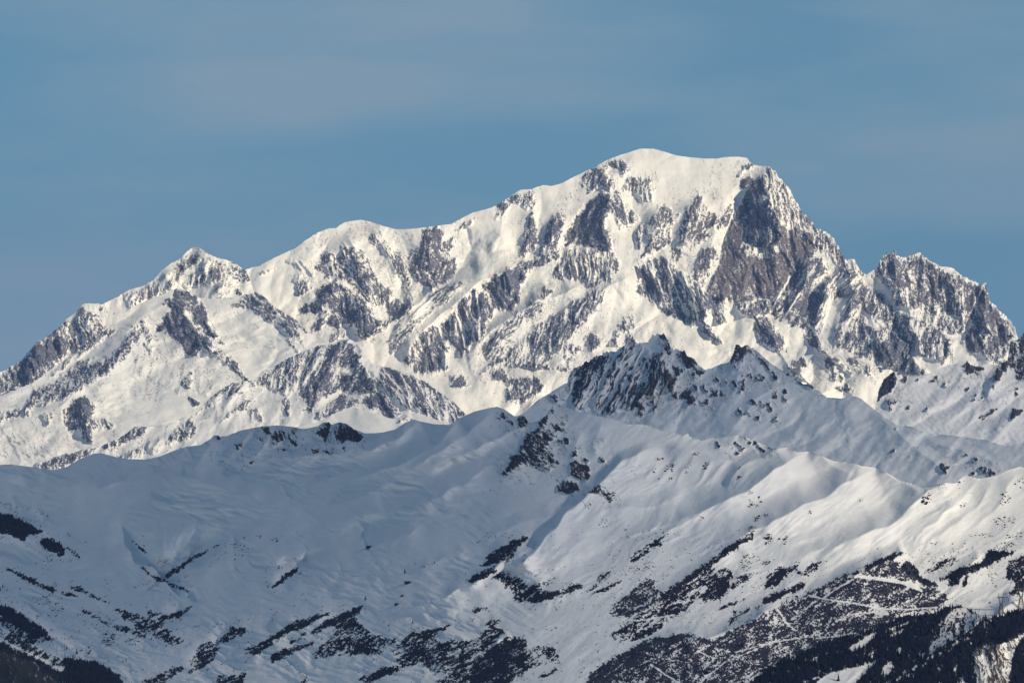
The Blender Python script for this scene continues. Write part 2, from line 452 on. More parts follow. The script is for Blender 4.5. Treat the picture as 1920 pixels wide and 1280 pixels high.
# the long ribs running down to the left, dark cliffs under their crests
t([(1010,500),(907,523),(845,577),(800,613),(770,652),(757,690)], 30, 70, 34, t0=.2, t1=.12)
t([(880,525),(815,545),(760,590),(700,625),(672,648)], 15, 16, 60)
t([(1100,532),(1015,562),(950,600),(915,627),(870,670),(835,700)], 26, 22, 55, t0=.1)
t([(1190,510),(1135,538),(1075,607),(1040,650),(1000,690)], 24, 45, 60, t0=.1)
t([(1190,510),(1240,580),(1330,610),(1440,640)], -12, 60, 30)
t([(905,548),(900,600),(880,650)], 9, 18, 18); t([(850,580),(845,630),(820,690)], 9, 18, 18)
t([(1270,505),(1310,560),(1345,640)], 18, 40, 30); t([(1215,490),(1240,560),(1270,600)], 10, 30, 25)
t([(1420,595),(1450,630),(1480,690),(1520,725)], 14, 26, 24)
t([(1520,610),(1540,660),(1600,690),(1690,735)], 10, 30, 40)
# the south face and the aiguille on the right
t([(1502,485),(1475,540),(1445,585)], -10, 12, 14); t([(1520,480),(1505,540),(1465,605)], 14, 26, 20)
t([(1555,515),(1545,560),(1520,620)], 14, 24, 18)
t([(1585,490),(1600,540),(1590,600),(1560,670)], 18, 35, 30)
t([(1615,520),(1660,570),(1700,640),(1720,690)], -10, 26, 26)
t([(1675,472),(1680,530),(1710,600),(1735,680)], 18, 35, 35)
t([(1727,475),(1715,540),(1705,590)], -9, 14, 18); t([(1790,503),(1795,560),(1810,620)], 12, 28, 28)
t([(1848,532),(1845,590),(1860,650)], 16, 30, 24); t([(1620,560),(1640,620),(1690,690)], 10, 26, 26)
p = B.patch
p([(1425,331),(1410,345),(1392,372),(1380,400),(1367,430),(1357,460),(1350,492),(1335,525),(1327,545),(1345,557),(1365,558),(1380,572),(1392,590),(1415,590),(1440,582),(1470,555),(1490,520),(1510,490),(1530,470),(1520,440),(1500,425),(1480,430),(1465,420),(1450,390),(1437,365),(1430,340)], .95, 14, tone=.75, amp=3.4, lam=1.1, soft=4, edge=.5)
p([(1425,331),(1400,365),(1398,400),(1395,450),(1412,462),(1432,465),(1462,452),(1460,420),(1447,385),(1435,350)], .90, 10, tone=.0, amp=4.5, tilt=-.6, over=True, bulge=0)
p([(1395,455),(1402,462),(1432,466),(1460,455),(1470,470),(1440,485),(1400,478)], .55, 0, tone=.5, over=True, amp=2)
p([(1430,335),(1440,315),(1460,335),(1480,352),(1495,385),(1525,420),(1550,437),(1575,475),(1600,490),(1620,515),(1600,522),(1570,500),(1540,470),(1510,445),(1480,430),(1455,400),(1440,370)], .56, 12, tone=.5, amp=4.2, lam=.75)
p([(1090,345),(1097,327),(1127,310),(1140,317),(1137,347),(1122,345),(1100,365),(1112,352)], .86, -20, tilt=-.3)
p([(1147,305),(1165,302),(1175,315),(1170,332),(1160,317)], .74)
p([(1170,357),(1177,332),(1222,337),(1225,375),(1205,382),(1190,360)], .55, 0, tone=.6, lam=.7)
p([(1137,347),(1147,337),(1152,352),(1142,357)], .8)
p([(1060,460),(1065,430),(1082,407),(1105,380),(1130,360),(1145,370),(1140,400),(1132,422),(1147,467),(1132,460),(1100,462),(1080,457)], .93, -15, tilt=-.7, amp=2.6)
p([(1145,375),(1155,360),(1175,390),(1177,425),(1165,425),(1152,400)], .72, 15)
p([(1177,407),(1185,397),(1200,412),(1185,417)], .65)
p([(1192,465),(1197,422),(1203,422),(1201,467)], .55)
p([(1210,432),(1225,405),(1240,385),(1272,402),(1270,415),(1257,420),(1257,455),(1205,480),(1220,455)], .64, -12, tone=.3)
p([(972,480),(980,460),(990,420),(1000,395),(1007,450),(1000,467),(985,477)], .78, -8)
p([(995,405),(996,385),(1001,378),(1000,405)], .8)
p([(1007,480),(1020,450),(1037,410),(1050,395),(1057,405),(1057,435),(1047,440),(1045,480),(1030,485)], .78, -10)
p([(930,410),(935,382),(950,375),(975,365),(1000,362),(1000,387),(990,390),(980,380),(955,382),(945,402)], .72, -8)
p([(857,432),(870,420),(890,410),(882,422)], .5)
p([(920,535),(940,510),(980,492),(1015,482),(1045,485),(1005,500),(985,510),(975,530),(972,560),(960,577),(945,582),(935,560)], .8, -12, lam=.8)
p([(1035,520),(1050,492),(1065,465),(1100,465),(1125,460),(1160,485),(1160,512),(1122,537),(1110,537),(1095,532),(1075,522),(1057,525)], .6, 5, lam=.7, tone=.3, st=2)
p([(1015,560),(1020,537),(1035,545),(1025,557)], .88)
p([(1262,475),(1272,445),(1290,390),(1310,365),(1320,385),(1340,397),(1350,420),(1320,432),(1330,442),(1300,465),(1282,457),(1272,490),(1260,497)], .7, -14, tone=.5)
p([(1297,520),(1307,490),(1320,467),(1340,460),(1345,480),(1332,500),(1320,537),(1305,525)], .74, -10, tone=.3)
p([(1347,430),(1355,407),(1370,382),(1372,395),(1365,420)], .76, -20)
p([(1390,355),(1392,337),(1407,327),(1410,340)], .97, -20, tone=1)
p([(1382,335),(1395,310),(1415,307),(1397,320)], .55, -20)
p([(1440,585),(1465,545),(1482,517),(1500,485),(1520,477),(1545,490),(1547,517),(1525,535),(1555,525),(1552,560),(1545,600),(1535,625),(1515,615),(1490,610),(1465,602)], .90, -28, tilt=-.35)
p([(1380,572),(1400,560),(1440,560),(1470,545),(1455,590),(1420,592),(1395,590)], .8, -10, over=True)
p([(1555,522),(1580,502),(1615,522),(1620,552),(1600,580),(1580,605),(1575,655),(1560,640),(1580,580),(1560,565)], .55, -32, lam=.6, st=2.6)
p([(1600,545),(1622,535),(1620,560),(1600,590),(1585,600)], .8, -32, lam=.8)
p([(1615,535),(1655,552),(1675,580),(1702,590),(1727,600),(1745,620),(1785,640),(1785,665),(1772,680),(1752,675),(1710,662),(1715,680),(1740,697),(1715,705),(1680,692),(1635,672),(1600,662),(1575,650),(1590,610),(1615,590),(1630,610),(1650,617),(1660,610),(1620,580)], .70, -8, lam=.7, amp=3.8)
p([(1640,640),(1680,640),(1715,680),(1740,697),(1715,707),(1680,692),(1640,674)], .88, -10, lam=.8)
p([(1640,517),(1652,490),(1662,475),(1675,472),(1690,487),(1720,477),(1747,492),(1765,510),(1800,517),(1815,530),(1840,537),(1850,535),(1855,565),(1885,595),(1905,630),(1895,640),(1890,672),(1870,680),(1840,665),(1820,660),(1805,640),(1825,605),(1790,590),(1760,582),(1730,572),(1710,580),(1680,575),(1665,552),(1655,530)], .76, 8, tone=.25, lam=.9, amp=4)
p([(1835,540),(1850,545),(1862,575),(1885,600),(1895,625),(1870,630),(1845,610),(1832,580)], .95, 6, tone=.3, over=True, lam=1.2)
p([(1730,570),(1760,585),(1790,595),(1820,602),(1810,625),(1775,625),(1740,610),(1715,590)], .42, -5, over=True, lam=.7)
p([(1700,600),(1735,600),(1790,640),(1785,665),(1750,672),(1715,650)], .55, -8, over=True, lam=.7)
p([(1805,640),(1825,612),(1850,630),(1845,665),(1815,660)], .92, 0, tone=.4, over=True)
p([(1190,507),(1215,485),(1240,482),(1270,505),(1300,525),(1320,547),(1357,557),(1362,600),(1347,605),(1335,580),(1320,602),(1352,642),(1322,625),(1317,605),(1295,610),(1270,595),(1240,582),(1225,570),(1217,555),(1195,547),(1202,525)], .78, 20, st=1.6, amp=4.5, tilt=-.3)
p([(1270,505),(1300,525),(1320,547),(1310,585),(1285,560)], .6, 22, over=True)
p([(1415,597),(1435,587),(1450,612),(1465,630),(1472,660),(1455,657),(1425,640)], .88, 25)
p([(1512,620),(1522,615),(1550,655),(1535,657),(1517,645)], .82, 20)
p([(1475,680),(1502,672),(1515,685),(1505,690),(1485,690)], .9)
p([(1482,692),(1500,690),(1505,710),(1525,727),(1505,717),(1487,705)], .95, 30)
p([(1545,675),(1557,672),(1565,700),(1580,702),(1580,717),(1557,710)], .88, 15)
p([(1590,672),(1615,675),(1632,690),(1632,702),(1615,692),(1595,677)], .75, 30)
p([(1645,687),(1667,690),(1655,695)], .65); p([(1562,725),(1590,722),(1600,732),(1575,735)], .75)
p([(1530,650),(1560,665),(1600,700),(1595,704),(1560,676)], .35, 40)
p([(762,675),(780,640),(812,610),(835,605),(860,575),(887,542),(905,547),(925,580),(920,595),(910,605),(905,635),(887,645),(865,665),(855,652),(840,630),(837,675),(840,690),(815,700),(780,697)], .84, 12, amp=4.5, st=1.8, tilt=-.3)
p([(905,540),(922,522),(972,505),(987,502),(982,520),(972,547),(970,570),(957,582),(935,582),(922,567)], .84, 8, tilt=-.35)
p([(900,652),(940,615),(995,567),(1022,570),(1002,592),(965,612),(960,650),(922,685),(912,665)], .5, -38, lam=.8)
p([(900,700),(940,672),(1000,617),(1060,582),(1115,545),(1120,582),(1080,610),(1040,645),(1000,685),(965,685)], .42, -14, lam=.65)
p([(1000,620),(1057,580),(1120,542),(1135,547),(1117,580),(1100,600),(1050,655),(1015,690),(1000,687)], .56, -18, lam=.7)
p([(730,640),(750,605),(815,550),(855,532),(880,525),(840,560),(780,607),(745,650),(735,662)], .42, -48, lam=.8)
p([(922,685),(935,670),(950,672),(930,685)], .85); p([(845,725),(847,707),(865,705),(880,722)], .9, -30)
p([(912,700),(940,692),(965,715),(1000,705),(1025,730),(1000,742),(985,750),(952,750),(947,735),(965,725)], .8, -12)
p([(970,687),(995,682),(1025,687),(1010,692)], .65); p([(1032,690),(1055,685),(1065,695)], .55)
p([(1060,650),(1077,645),(1087,655),(1075,670),(1067,687)], .65); p([(1097,635),(1107,625),(1127,635),(1125,645),(1110,655)], .85)
p([(1142,645),(1155,622),(1162,650)], .66); p([(1172,642),(1180,622),(1192,640),(1187,650)], .9)
p([(1160,612),(1180,590),(1189,595),(1185,615),(1170,620)], .75)
p([(692,445),(700,437),(715,435),(725,452),(745,475),(760,505),(770,535),(760,530),(737,487),(720,470)], .55, 25, lam=.7)
p([(740,480),(752,480),(770,530),(775,575),(765,565),(755,520)], .45, 15, lam=.7)
p([(765,497),(767,480),(790,462),(792,432),(820,425),(830,437),(825,462),(850,445),(852,462),(842,472),(855,495),(850,520),(830,532),(810,542),(790,530),(775,515)], .82, -5, tone=.3)
p([(595,500),(600,482),(622,475),(630,495),(640,480),(645,457),(655,462),(672,472),(687,487),(695,510),(712,530),(735,550),(730,570),(700,570),(680,555),(660,537),(645,522),(615,520)], .74, 18, tone=.3)
p([(725,570),(745,560),(770,577),(755,592),(725,610),(712,622),(680,635),(700,620),(735,597)], .86, -30)
p([(562,590),(565,577),(587,567),(600,540),(625,530),(632,527),(660,545),(685,565),(700,585),(720,605),(695,625),(675,635),(662,612),(645,605),(630,615),(617,605),(615,570),(595,585),(575,587)], .84, 18, tilt=-.25)
p([(585,615),(605,580),(615,587),(600,620)], .6, -25); p([(615,635),(647,615),(645,630),(625,640)], .6, -20)
p([(550,527),(560,515),(575,530),(560,552)], .6, -20); p([(560,552),(570,535),(585,540),(572,550)], .6)
p([(542,490),(555,485),(585,505),(595,520),(575,515)], .36, 30); p([(487,512),(500,507),(515,504),(502,512)], .55)
p([(870,480),(905,440),(930,430),(945,450),(930,500),(890,520),(860,525)], .55, -35, kind='ice'); p([(995,430),(1030,420),(1030,450),(1010,465)], .5, 0, kind='ice')
p([(975,540),(1000,515),(1030,520),(1015,550),(990,560)], .7, 0, kind='ice'); p([(840,510),(870,500),(880,520),(850,540),(830,545)], .5, -30, kind='ice')
for pts, w in (([(1482,517),(1468,545),(1446,585)],2.6), ([(1500,550),(1480,580),(1467,603)],2.4), ([(1550,565),(1540,600),(1525,622)],2.4), ([(1530,525),(1548,515),(1525,545)],3.2),
               ([(1285,520),(1300,560),(1310,605)],2.6), ([(1255,500),(1270,550),(1285,590)],1.8), ([(1225,500),(1240,540),(1250,575)],1.6), ([(893,548),(900,600),(898,645)],2), ([(850,575),(868,620),(872,650)],2.4),
               ([(870,575),(885,610),(890,640)],1.6), ([(820,605),(835,640),(840,650)],2), ([(1700,540),(1705,590)],2.4), ([(1805,540),(1806,570)],2), ([(1828,555),(1829,590)],1.5), ([(622,480),(627,520)],2.2),
               ([(1402,425),(1398,445),(1390,465)],1.8), ([(645,470),(660,520),(690,560)],1.6), ([(1400,575),(1420,560),(1440,562)],1.4), ([(945,520),(950,560)],1.5), ([(1105,480),(1110,530)],2), ([(1075,475),(1085,520)],1.7), ([(1130,480),(1135,520)],1.6)):
    B.snowline(pts, w)
p([(1555,560),(1585,560),(1580,590),(1560,605),(1545,605)], .95, kind='snow'); p([(1780,640),(1800,645),(1818,662),(1812,670)], .95, kind='snow')
p([(1632,602),(1655,602),(1660,612),(1645,617)], .9, kind='snow'); p([(1710,665),(1730,672),(1762,680),(1755,695),(1745,700),(1725,690)], .95, kind='snow')
p([(1640,518),(1665,545),(1670,560),(1655,550),(1635,530)], .85, kind='snow')

# ------------------------------------------------------------------ the snowy peak and its long ridge on the left
C_TOP = [(-260,850),(-60,725),(0,697),(15,690),(42,672),(54,657),(72,640),(87,632),(107,617),(122,602),(135,590),(150,576),(156,569),(180,569),(192,570),(212,561),(230,550),(242,543),(265,537),(287,525),
 (302,507),(320,494),(335,487),(350,472),(360,464),(370,462),(377,466),(390,476),(405,482),(435,490),(450,499),(462,509),(470,526),(476,545),(482,560),(500,582),(540,612),(575,645),(620,690)]
C_BOT = [(-260,950),(0,800),(65,770),(125,730),(185,690),(255,620),(332,600),(440,610),(480,610),(575,690),(620,740)]
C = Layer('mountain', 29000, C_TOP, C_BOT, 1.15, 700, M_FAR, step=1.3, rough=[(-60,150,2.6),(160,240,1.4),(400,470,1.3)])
Xn, Yn = C.X, C.Yc
C.F += 8 * fbm(Xn / 110, Yn / 140, 3, 25) + 3.5 * (1 - 2 * np.abs(pnoise(Xn / 30, Yn / 90, 29))) + 1.0 * pnoise(Xn / 12, Yn / 22, 32) + .4 * pnoise(Xn / 6, Yn / 8, 33)
C.F += folds(C, 321, 1.2, .8, 1.0)
t = C.tent; p = C.patch
t([(370,463),(385,500),(410,540),(440,560)], 18, 50, 45); t([(152,570),(165,610),(200,650)], 16, 45, 28); t([(302,508),(320,530),(330,560)], 8, 30, 30)
t([(390,476),(415,505),(450,530)], 9, 20, 25); t([(230,552),(240,575),(245,600)], 7, 24, 24); t([(125,605),(135,640),(130,680)], -9, 22, 20); t([(70,645),(60,690),(50,730)], 10, 30, 30)
p([(0,735),(-40,745),(-40,715),(0,702),(45,672),(57,657),(87,632),(125,602),(132,630),(132,647),(120,665),(100,690),(65,717),(25,730)], .80, 10, lam=.8, tilt=-.2)
p([(35,705),(45,680),(60,660),(90,640),(118,625),(118,650),(95,675),(70,690),(55,715)], .9, 10)
p([(135,615),(150,580),(175,585),(195,612),(205,620),(175,642),(150,665),(140,647)], .64, 14, lam=.8)
p([(235,552),(275,540),(300,522),(315,512),(335,492),(350,505),(330,535),(275,562),(245,577)], .42, -14, lam=.8, tone=.6)
p([(335,497),(350,480),(370,472),(372,487),(350,505)], .66, -20); p([(345,537),(370,510),(390,480),(405,502),(415,520),(405,527),(375,532),(350,540)], .54, -10, lam=.7)
p([(390,500),(405,505),(410,525),(400,522)], .9, 20)
p([(425,497),(445,497),(465,512),(470,526),(457,530),(435,520),(405,492)], .72, 25); p([(435,547),(447,543),(451,551),(440,552)], .9); p([(180,572),(200,575),(190,580)], .55)
p([(395,540),(425,520),(440,530),(420,560),(390,565)], .25, -30)

# ------------------------------------------------------------------ the rounded glacier dome in front of it
D_TOP = [(-260,880),(-60,765),(0,742),(25,731),(65,716),(97,690),(125,672),(160,655),(185,632),(215,604),(232,587),(255,572),(287,559),(320,546),(332,540),(345,543),(375,558),(400,560),(440,557),(465,552),(480,548),
 (492,553),(510,570),(530,585),(560,602),(575,622),(600,632),(615,642),(640,662),(720,710)]
D_BOT = [(-260,970),(0,930),(100,940),(250,880),(400,810),(500,760),(620,720),(720,760)]
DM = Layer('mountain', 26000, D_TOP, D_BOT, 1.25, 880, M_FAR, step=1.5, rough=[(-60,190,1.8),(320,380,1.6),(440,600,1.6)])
Xn, Yn = DM.X, DM.Yc
DM.F += 9 * fbm(Xn / 130, Yn / 110, 3, 45) + 1.5 * pnoise(Xn / 30, Yn / 12, 47) + .6 * pnoise(Xn / 15, Yn / 6, 48) + .35 * pnoise(Xn / 7, Yn / 4, 49)
DM.F += folds(DM, 331, 1.4, 1.2, .55, .9)
t = DM.tent; p = DM.patch
t([(335,540),(345,590),(390,650),(440,690),(460,712)], 20, 70, 35); t([(270,600),(240,650),(190,700),(110,760),(20,790)], 24, 40, 75)
t([(350,545),(280,580),(220,640),(150,690)], 10, 20, 90); t([(490,552),(530,600),(560,650)], 16, 90, 22); t([(150,745),(160,780),(170,830)], 18, 30, 30)
t([(380,600),(470,640),(520,700)], -8, 40, 60)
p([(292,620),(307,595),(320,580),(310,570),(330,545),(347,547),(370,557),(382,580),(390,605),(410,630),(400,635),(375,615),(355,585),(347,585),(360,612),(390,635),(397,657),(390,662),(367,650),(370,667),(350,665),(342,645),(320,630),(307,622)], .92, 20, tilt=-.35)
p([(395,662),(410,657),(435,672),(445,690),(462,710),(460,715),(430,682)], .84, 30)
p([(370,585),(385,602),(407,635),(425,645),(410,645)], .5, 25)
p([(235,637),(250,612),(270,600),(285,632),(280,642),(270,620),(250,645),(232,675),(212,690),(187,705),(140,735),(107,752),(47,765),(62,735),(100,717),(150,677),(175,670),(155,690),(190,677),(225,655)], .66, -22, lam=.65)
p([(92,705),(125,675),(170,647),(205,615),(215,620),(165,657),(130,680),(107,702)], .5, -25, lam=.7)
p([(-60,800),(0,770),(22,775),(45,760),(57,765),(55,780),(25,780),(0,792)], .55, -15)
p([(122,770),(140,747),(160,747),(175,760),(172,780),(165,795),(172,827),(155,825),(150,805),(132,807),(122,795)], .92, -8, tilt=-.6)
p([(170,780),(195,785),(215,795),(212,800),(185,805),(172,810)], .55, 20); p([(77,780),(100,775),(97,795),(87,797)], .5, 10)
p([(337,720),(360,702),(360,712),(352,727),(342,722)], .66); p([(355,745),(367,747),(372,756),(362,757)], .92, 20)
p([(255,670),(380,690),(420,740),(330,735),(260,700)], .10, -20, amp=1); p([(0,800),(60,810),(110,850),(40,860)], .08, 30, amp=1)
p([(437,572),(450,565),(460,552),(475,547),(490,552),(520,577),(550,595),(575,620),(560,612),(567,640),(550,635),(537,622),(510,602),(490,592),(465,580)], .74, 36)
p([(540,635),(550,645),(560,662),(545,650)], .7, 30); p([(265,640),(290,650),(283,660)], .5)

# ------------------------------------------------------------------ the rocky spur standing before the massif
E_TOP = [(20,900),(65,870),(87,861),(107,855),(140,847),(175,840),(205,830),(230,817),(252,800),(277,799),(300,796),(325,792),(345,782),(365,777),(375,767),(392,747),(412,730),(437,717),(455,716),(480,710),(492,695),
 (515,686),(540,672),(570,657),(600,647),(617,644),(637,637),(660,637),(672,647),(682,662),(697,680),(712,685),(730,689),(750,695),(762,697),(775,705),(795,714),(820,732),(850,752),(880,783),(930,815)]
E_BOT = [(20,930),(140,910),(300,910),(450,870),(600,850),(750,850),(930,850)]
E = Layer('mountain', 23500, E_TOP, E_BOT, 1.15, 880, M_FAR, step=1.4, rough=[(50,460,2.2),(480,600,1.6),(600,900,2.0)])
Xn, Yn = E.X, E.Yc
E.F += 7 * fbm(Xn / 90, Yn / 110, 3, 55) + 3.0 * (1 - 2 * np.abs(pnoise((Xn + .4 * Yn) / 34, Yn / 110, 59))) + 1.0 * pnoise(Xn / 12, Yn / 20, 62) + .4 * pnoise(Xn / 6, Yn / 8, 63)
E.F += folds(E, 341, 1.4, .7, 1.0, .6)
t = E.tent; p = E.patch
t([(640,638),(620,680),(595,720),(575,770)], 20, 45, 35); t([(665,640),(690,690),(740,740),(800,785)], 20, 35, 35); t([(730,690),(770,740),(830,790)], 12, 22, 25)
t([(560,662),(545,700),(530,750)], 10, 30, 28); t([(490,698),(440,740),(400,790)], 10, 35, 35); t([(640,690),(645,730),(630,780)], -9, 25, 25); t([(605,650),(590,690),(560,735)], 8, 14, 18)
p([(565,740),(577,705),(592,695),(610,660),(622,647),(645,640),(665,650),(675,675),(685,700),(705,717),(702,730),(665,735),(640,730),(602,750),(580,772),(570,772),(575,755)], .86, -26, tilt=-.3)
p([(632,685),(662,692),(657,702),(627,702)], .7, kind='snow')
p([(475,717),(515,687),(555,662),(600,650),(605,660),(580,700),(565,725),(540,740),(515,730)], .56, -14, lam=.65)
p([(365,772),(390,742),(435,715),(452,715),(480,720),(450,735),(415,750),(390,762)], .55, -35, lam=.7)
p([(415,790),(445,760),(470,750),(460,765),(435,777)], .52, -30, lam=.7); p([(525,755),(540,740),(545,780),(535,775)], .55); p([(470,770),(482,765),(490,785),(475,788)], .35)
p([(680,765),(685,740),(715,735),(750,775),(737,785),(710,767)], .80, 32, st=1.6); p([(715,690),(730,690),(750,695),(765,710),(790,740),(820,785),(800,780),(765,765),(730,740),(710,720)], .72, 30, lam=.8, st=2)
p([(745,700),(780,707),(810,710),(835,725),(865,752),(877,772),(860,790),(830,787),(800,770),(780,740)], .64, 22, lam=.8, st=2); p([(590,780),(640,740),(670,750),(662,760),(602,787)], .5, -25, lam=.7)
p([(65,872),(105,857),(150,845),(190,835),(230,817),(252,800),(277,800),(265,815),(220,837),(175,845),(140,867),(105,880),(82,877)], .7, -15, lam=.6)
p([(320,820),(335,800),(360,782),(367,810),(350,827)], .66, -20, lam=.7); p([(225,857),(255,842),(285,840),(260,857)], .55, -20); p([(270,835),(330,805),(325,825),(285,850)], .3, -30)
for pts, w in (([(600,655),(585,690),(570,720)],2.2), ([(612,655),(600,690),(590,705)],1.6), ([(725,700),(760,740),(790,775)],2), ([(750,700),(780,745)],1.6)): E.snowline(pts, w)

# ------------------------------------------------------------------ the low sunlit snow crest behind the near hills
J_TOP = [(420,825),(500,812),(560,799),(600,790),(627,775),(660,762),(672,766),(687,770),(715,780),(737,785),(750,782),(770,775),(790,776),(815,785),(840,795),(880,815)]
JS = Layer('snow_ridge', 15500, J_TOP, [(420,870),(880,860)], 1.5, 840, M_FAR, step=1.6)
JS.F += 4 * fbm(JS.X / 60, JS.Yc / 40, 3, 75) + .4 * pnoise(JS.X / 12, JS.Yc / 6, 76)
JS.tent([(660,763),(690,780),(740,800)], 10, 40, 25); JS.tent([(625,777),(600,800)], 6, 25, 25); JS.tent([(770,776),(740,795)], 7, 15, 25)
JS.patch([(750,790),(765,778),(772,785)], .6)

# ------------------------------------------------------------------ the snow ridge on the right, with its dark towers
I_TOP = [(1600,800),(1640,770),(1644,750),(1647,732),(1657,710),(1666,703),(1675,697),(1681,697),(1684,711),(1690,710),(1700,704),(1712,706),(1727,704),(1752,697),(1772,687),(1790,682),(1812,676),(1820,684),(1830,686),(1850,682),(1870,684),(1874,674),(1880,680),(1888,676),(1891,662),(1894,642),(1902,638),(1912,636),(1916,630),(1919,621),(1932,606),(1960,640),(2300,700)]
IR = Layer('mountain_ridge', 16000, I_TOP, [(1600,830),(1700,850),(1900,880),(2300,900)], 1.45, 840, M_MID, step=1.5, rough=[(1640,1690,1.2),(1690,1800,.9),(1800,1830,2),(1870,2000,2.6)])
Xn, Yn = IR.X, IR.Yc
IR.F += 8 * fbm(Xn / 70, Yn / 70, 4, 85) + 1.2 * pnoise((Xn + Yn) / 26, (Xn - Yn) / 9, 87) + .6 * pnoise(Xn / 9, Yn / 9, 88)
IR.F += folds(IR, 351, 1.4, .8, .8, .9)
t = IR.tent; p = IR.patch
t([(1890,690),(1860,730),(1820,790),(1800,815)], 16, 40, 45); t([(1690,711),(1680,745),(1665,775)], 12, 26, 40); t([(1815,680),(1790,730),(1740,790)], 10, 35, 45); t([(1875,705),(1850,750)], 8, 20, 20)
t([(1915,770),(1890,787),(1850,815)], 14, 24, 40)
p([(1644,750),(1647,732),(1660,708),(1677,695),(1683,712),(1670,735)], .99, -25, tone=.0, bulge=6, soft=3); p([(1655,760),(1665,750),(1680,750),(1670,770)], .78, -30)
p([(1805,687),(1817,678),(1830,687),(1845,692),(1835,697),(1810,697)], .85); p([(1875,685),(1878,675),(1890,665),(1894,640),(1930,605),(1990,640),(1990,730),(1910,710),(1905,692),(1890,687),(1870,712),(1865,710)], .86, 10, tone=.3)
for q_ in ([(1742,715),(1757,705),(1755,712)],[(1767,724),(1773,716),(1772,725)],[(1732,773),(1739,764),(1737,775)],[(1840,782),(1850,775),(1872,762),(1855,780),(1842,790)],[(1895,787),(1902,767),(1917,770),(1907,780)],[(1837,749),(1845,736),(1841,751)],[(1687,714),(1700,703),(1697,716)],
           [(1825,747),(1830,740),(1827,750)],[(1902,735),(1907,728),(1906,740)],[(1700,765),(1706,762),(1703,767)],[(1865,708),(1872,690),(1876,706),(1870,715)],[(1860,725),(1866,722),(1863,730)],[(1810,730),(1820,726),(1815,733)],[(1718,712),(1724,706),(1722,714)]):
    p(q_, .9, -25, soft=3)

# ------------------------------------------------------------------ the dark rocky peaks of the middle distance
H_TOP = [(900,815),(930,800),(985,772),(1005,752),(1030,737),(1062,717),(1070,697),(1100,677),(1130,662),(1160,655),(1172,647),(1190,640),(1205,645),(1215,640),(1222,630),(1232,628),(1240,627),(1247,627),(1252,636),(1256,645),(1262,652),(1275,657),
 (1282,657),(1290,667),(1300,672),(1310,685),(1322,692),(1335,690),(1345,684),(1367,679),(1375,660),(1380,645),(1385,644),(1390,650),(1400,647),(1415,654),(1435,672),(1450,685),(1467,695),(1480,700),(1500,717),
 (1525,725),(1550,745),(1577,747),(1600,742),(1615,747),(1630,760),(1655,780),(1680,796),(1710,800),(1740,812),(1800,818),(1850,825),(1890,838),(1910,832),(1940,822),(2300,790)]
H_BOT = [(900,830),(1000,850),(1200,860),(1400,880),(1500,900),(1650,930),(1800,960),(1900,930),(2300,930)]
HP = Layer('mountain_ridge', 12300, H_TOP, H_BOT, 1.55, 850, M_MID, step=1.5, rough=[(1062,1290,5.0),(1290,1370,1.6),(1370,1420,3.4),(1420,1560,1.4)])
Xn, Yn = HP.X, HP.Yc
HP.F += 9 * fbm(Xn / 100, Yn / 80, 4, 105) + 1.5 * pnoise((Xn + .9 * Yn) / 16, (Xn - Yn) / 60, 107) + .8 * pnoise(Xn / 24, Yn / 7, 108) + .35 * pnoise(Xn / 8, Yn / 5, 109)
HP.F += folds(HP, 361, 1.5, 1.0, .8, .9) - .38 * (Xn - 1250)
t = HP.tent; p = HP.patch
t([(1240,628),(1235,680),(1250,730),(1270,760)], 28, 60, 40); t([(1180,645),(1150,700),(1110,760)], 16, 30, 35); t([(1215,645),(1190,700),(1160,760)], 12, 20, 22); t([(1120,668),(1095,710),(1080,760)], 14, 28, 26)
t([(1385,646),(1390,690),(1370,740),(1330,800)], 22, 60, 60); t([(1470,715),(1430,740),(1380,790),(1320,830)], 20, 26, 80); t([(1300,690),(1310,740),(1290,790)], 8, 30, 25)
t([(1600,743),(1560,790),(1500,840)], 12, 40, 70); t([(1630,762),(1700,830),(1770,880),(1830,920)], 16, 60, 22); t([(1340,700),(1370,770)], -8, 40, 30); t([(1500,720),(1540,790),(1500,830)], -6, 40, 50)
t([(1680,800),(1760,830),(1860,870)], 8, 40, 14); t([(1750,830),(1830,850),(1900,880)], 7, 26, 10); t([(1062,718),(1020,745),(985,775)], 8, 12, 30)
p([(1067,730),(1072,695),(1105,675),(1140,662),(1172,645),(1200,645),(1215,655),(1225,660),(1247,665),(1260,695),(1270,712),(1260,730),(1237,740),(1220,740),(1185,765),(1162,767),(1130,780),(1107,755),(1097,770),(1075,765)], .52, -27, amp=6, lam=.95, st=2.6)
p([(1215,672),(1235,662),(1255,690),(1268,715),(1258,735),(1240,720),(1225,742),(1205,742),(1215,710)], .86, -12, over=True, amp=6, tone=.4, st=2)
p([(1100,680),(1140,665),(1135,680),(1110,700),(1095,720),(1090,700)], .9, -25); p([(1255,640),(1250,630),(1240,628),(1250,655),(1257,662)], .96, 15, tone=.5)
p([(1272,660),(1282,655),(1310,682),(1290,690),(1275,675)], .93, 20, tone=.5); p([(1262,685),(1282,692),(1277,710),(1267,700)], .85); p([(1185,767),(1190,752),(1207,750),(1207,765)], .96)
p([(1280,740),(1292,730),(1307,752),(1290,762)], .82, -30); p([(1257,742),(1270,730),(1270,750)], .85); p([(1295,700),(1315,687),(1327,700),(1300,710)], .82); p([(1332,742),(1347,730),(1347,742)], .75, -30)
p([(1365,680),(1380,645),(1405,650),(1395,665),(1392,677)], .88, -10, tone=.4); p([(1377,685),(1397,700),(1392,705)], .92, 35, soft=3); p([(1420,695),(1435,707),(1430,712)], .75); p([(1405,655),(1425,670),(1450,695),(1462,715),(1452,712),(1435,685)], .55, 30, lam=.7)
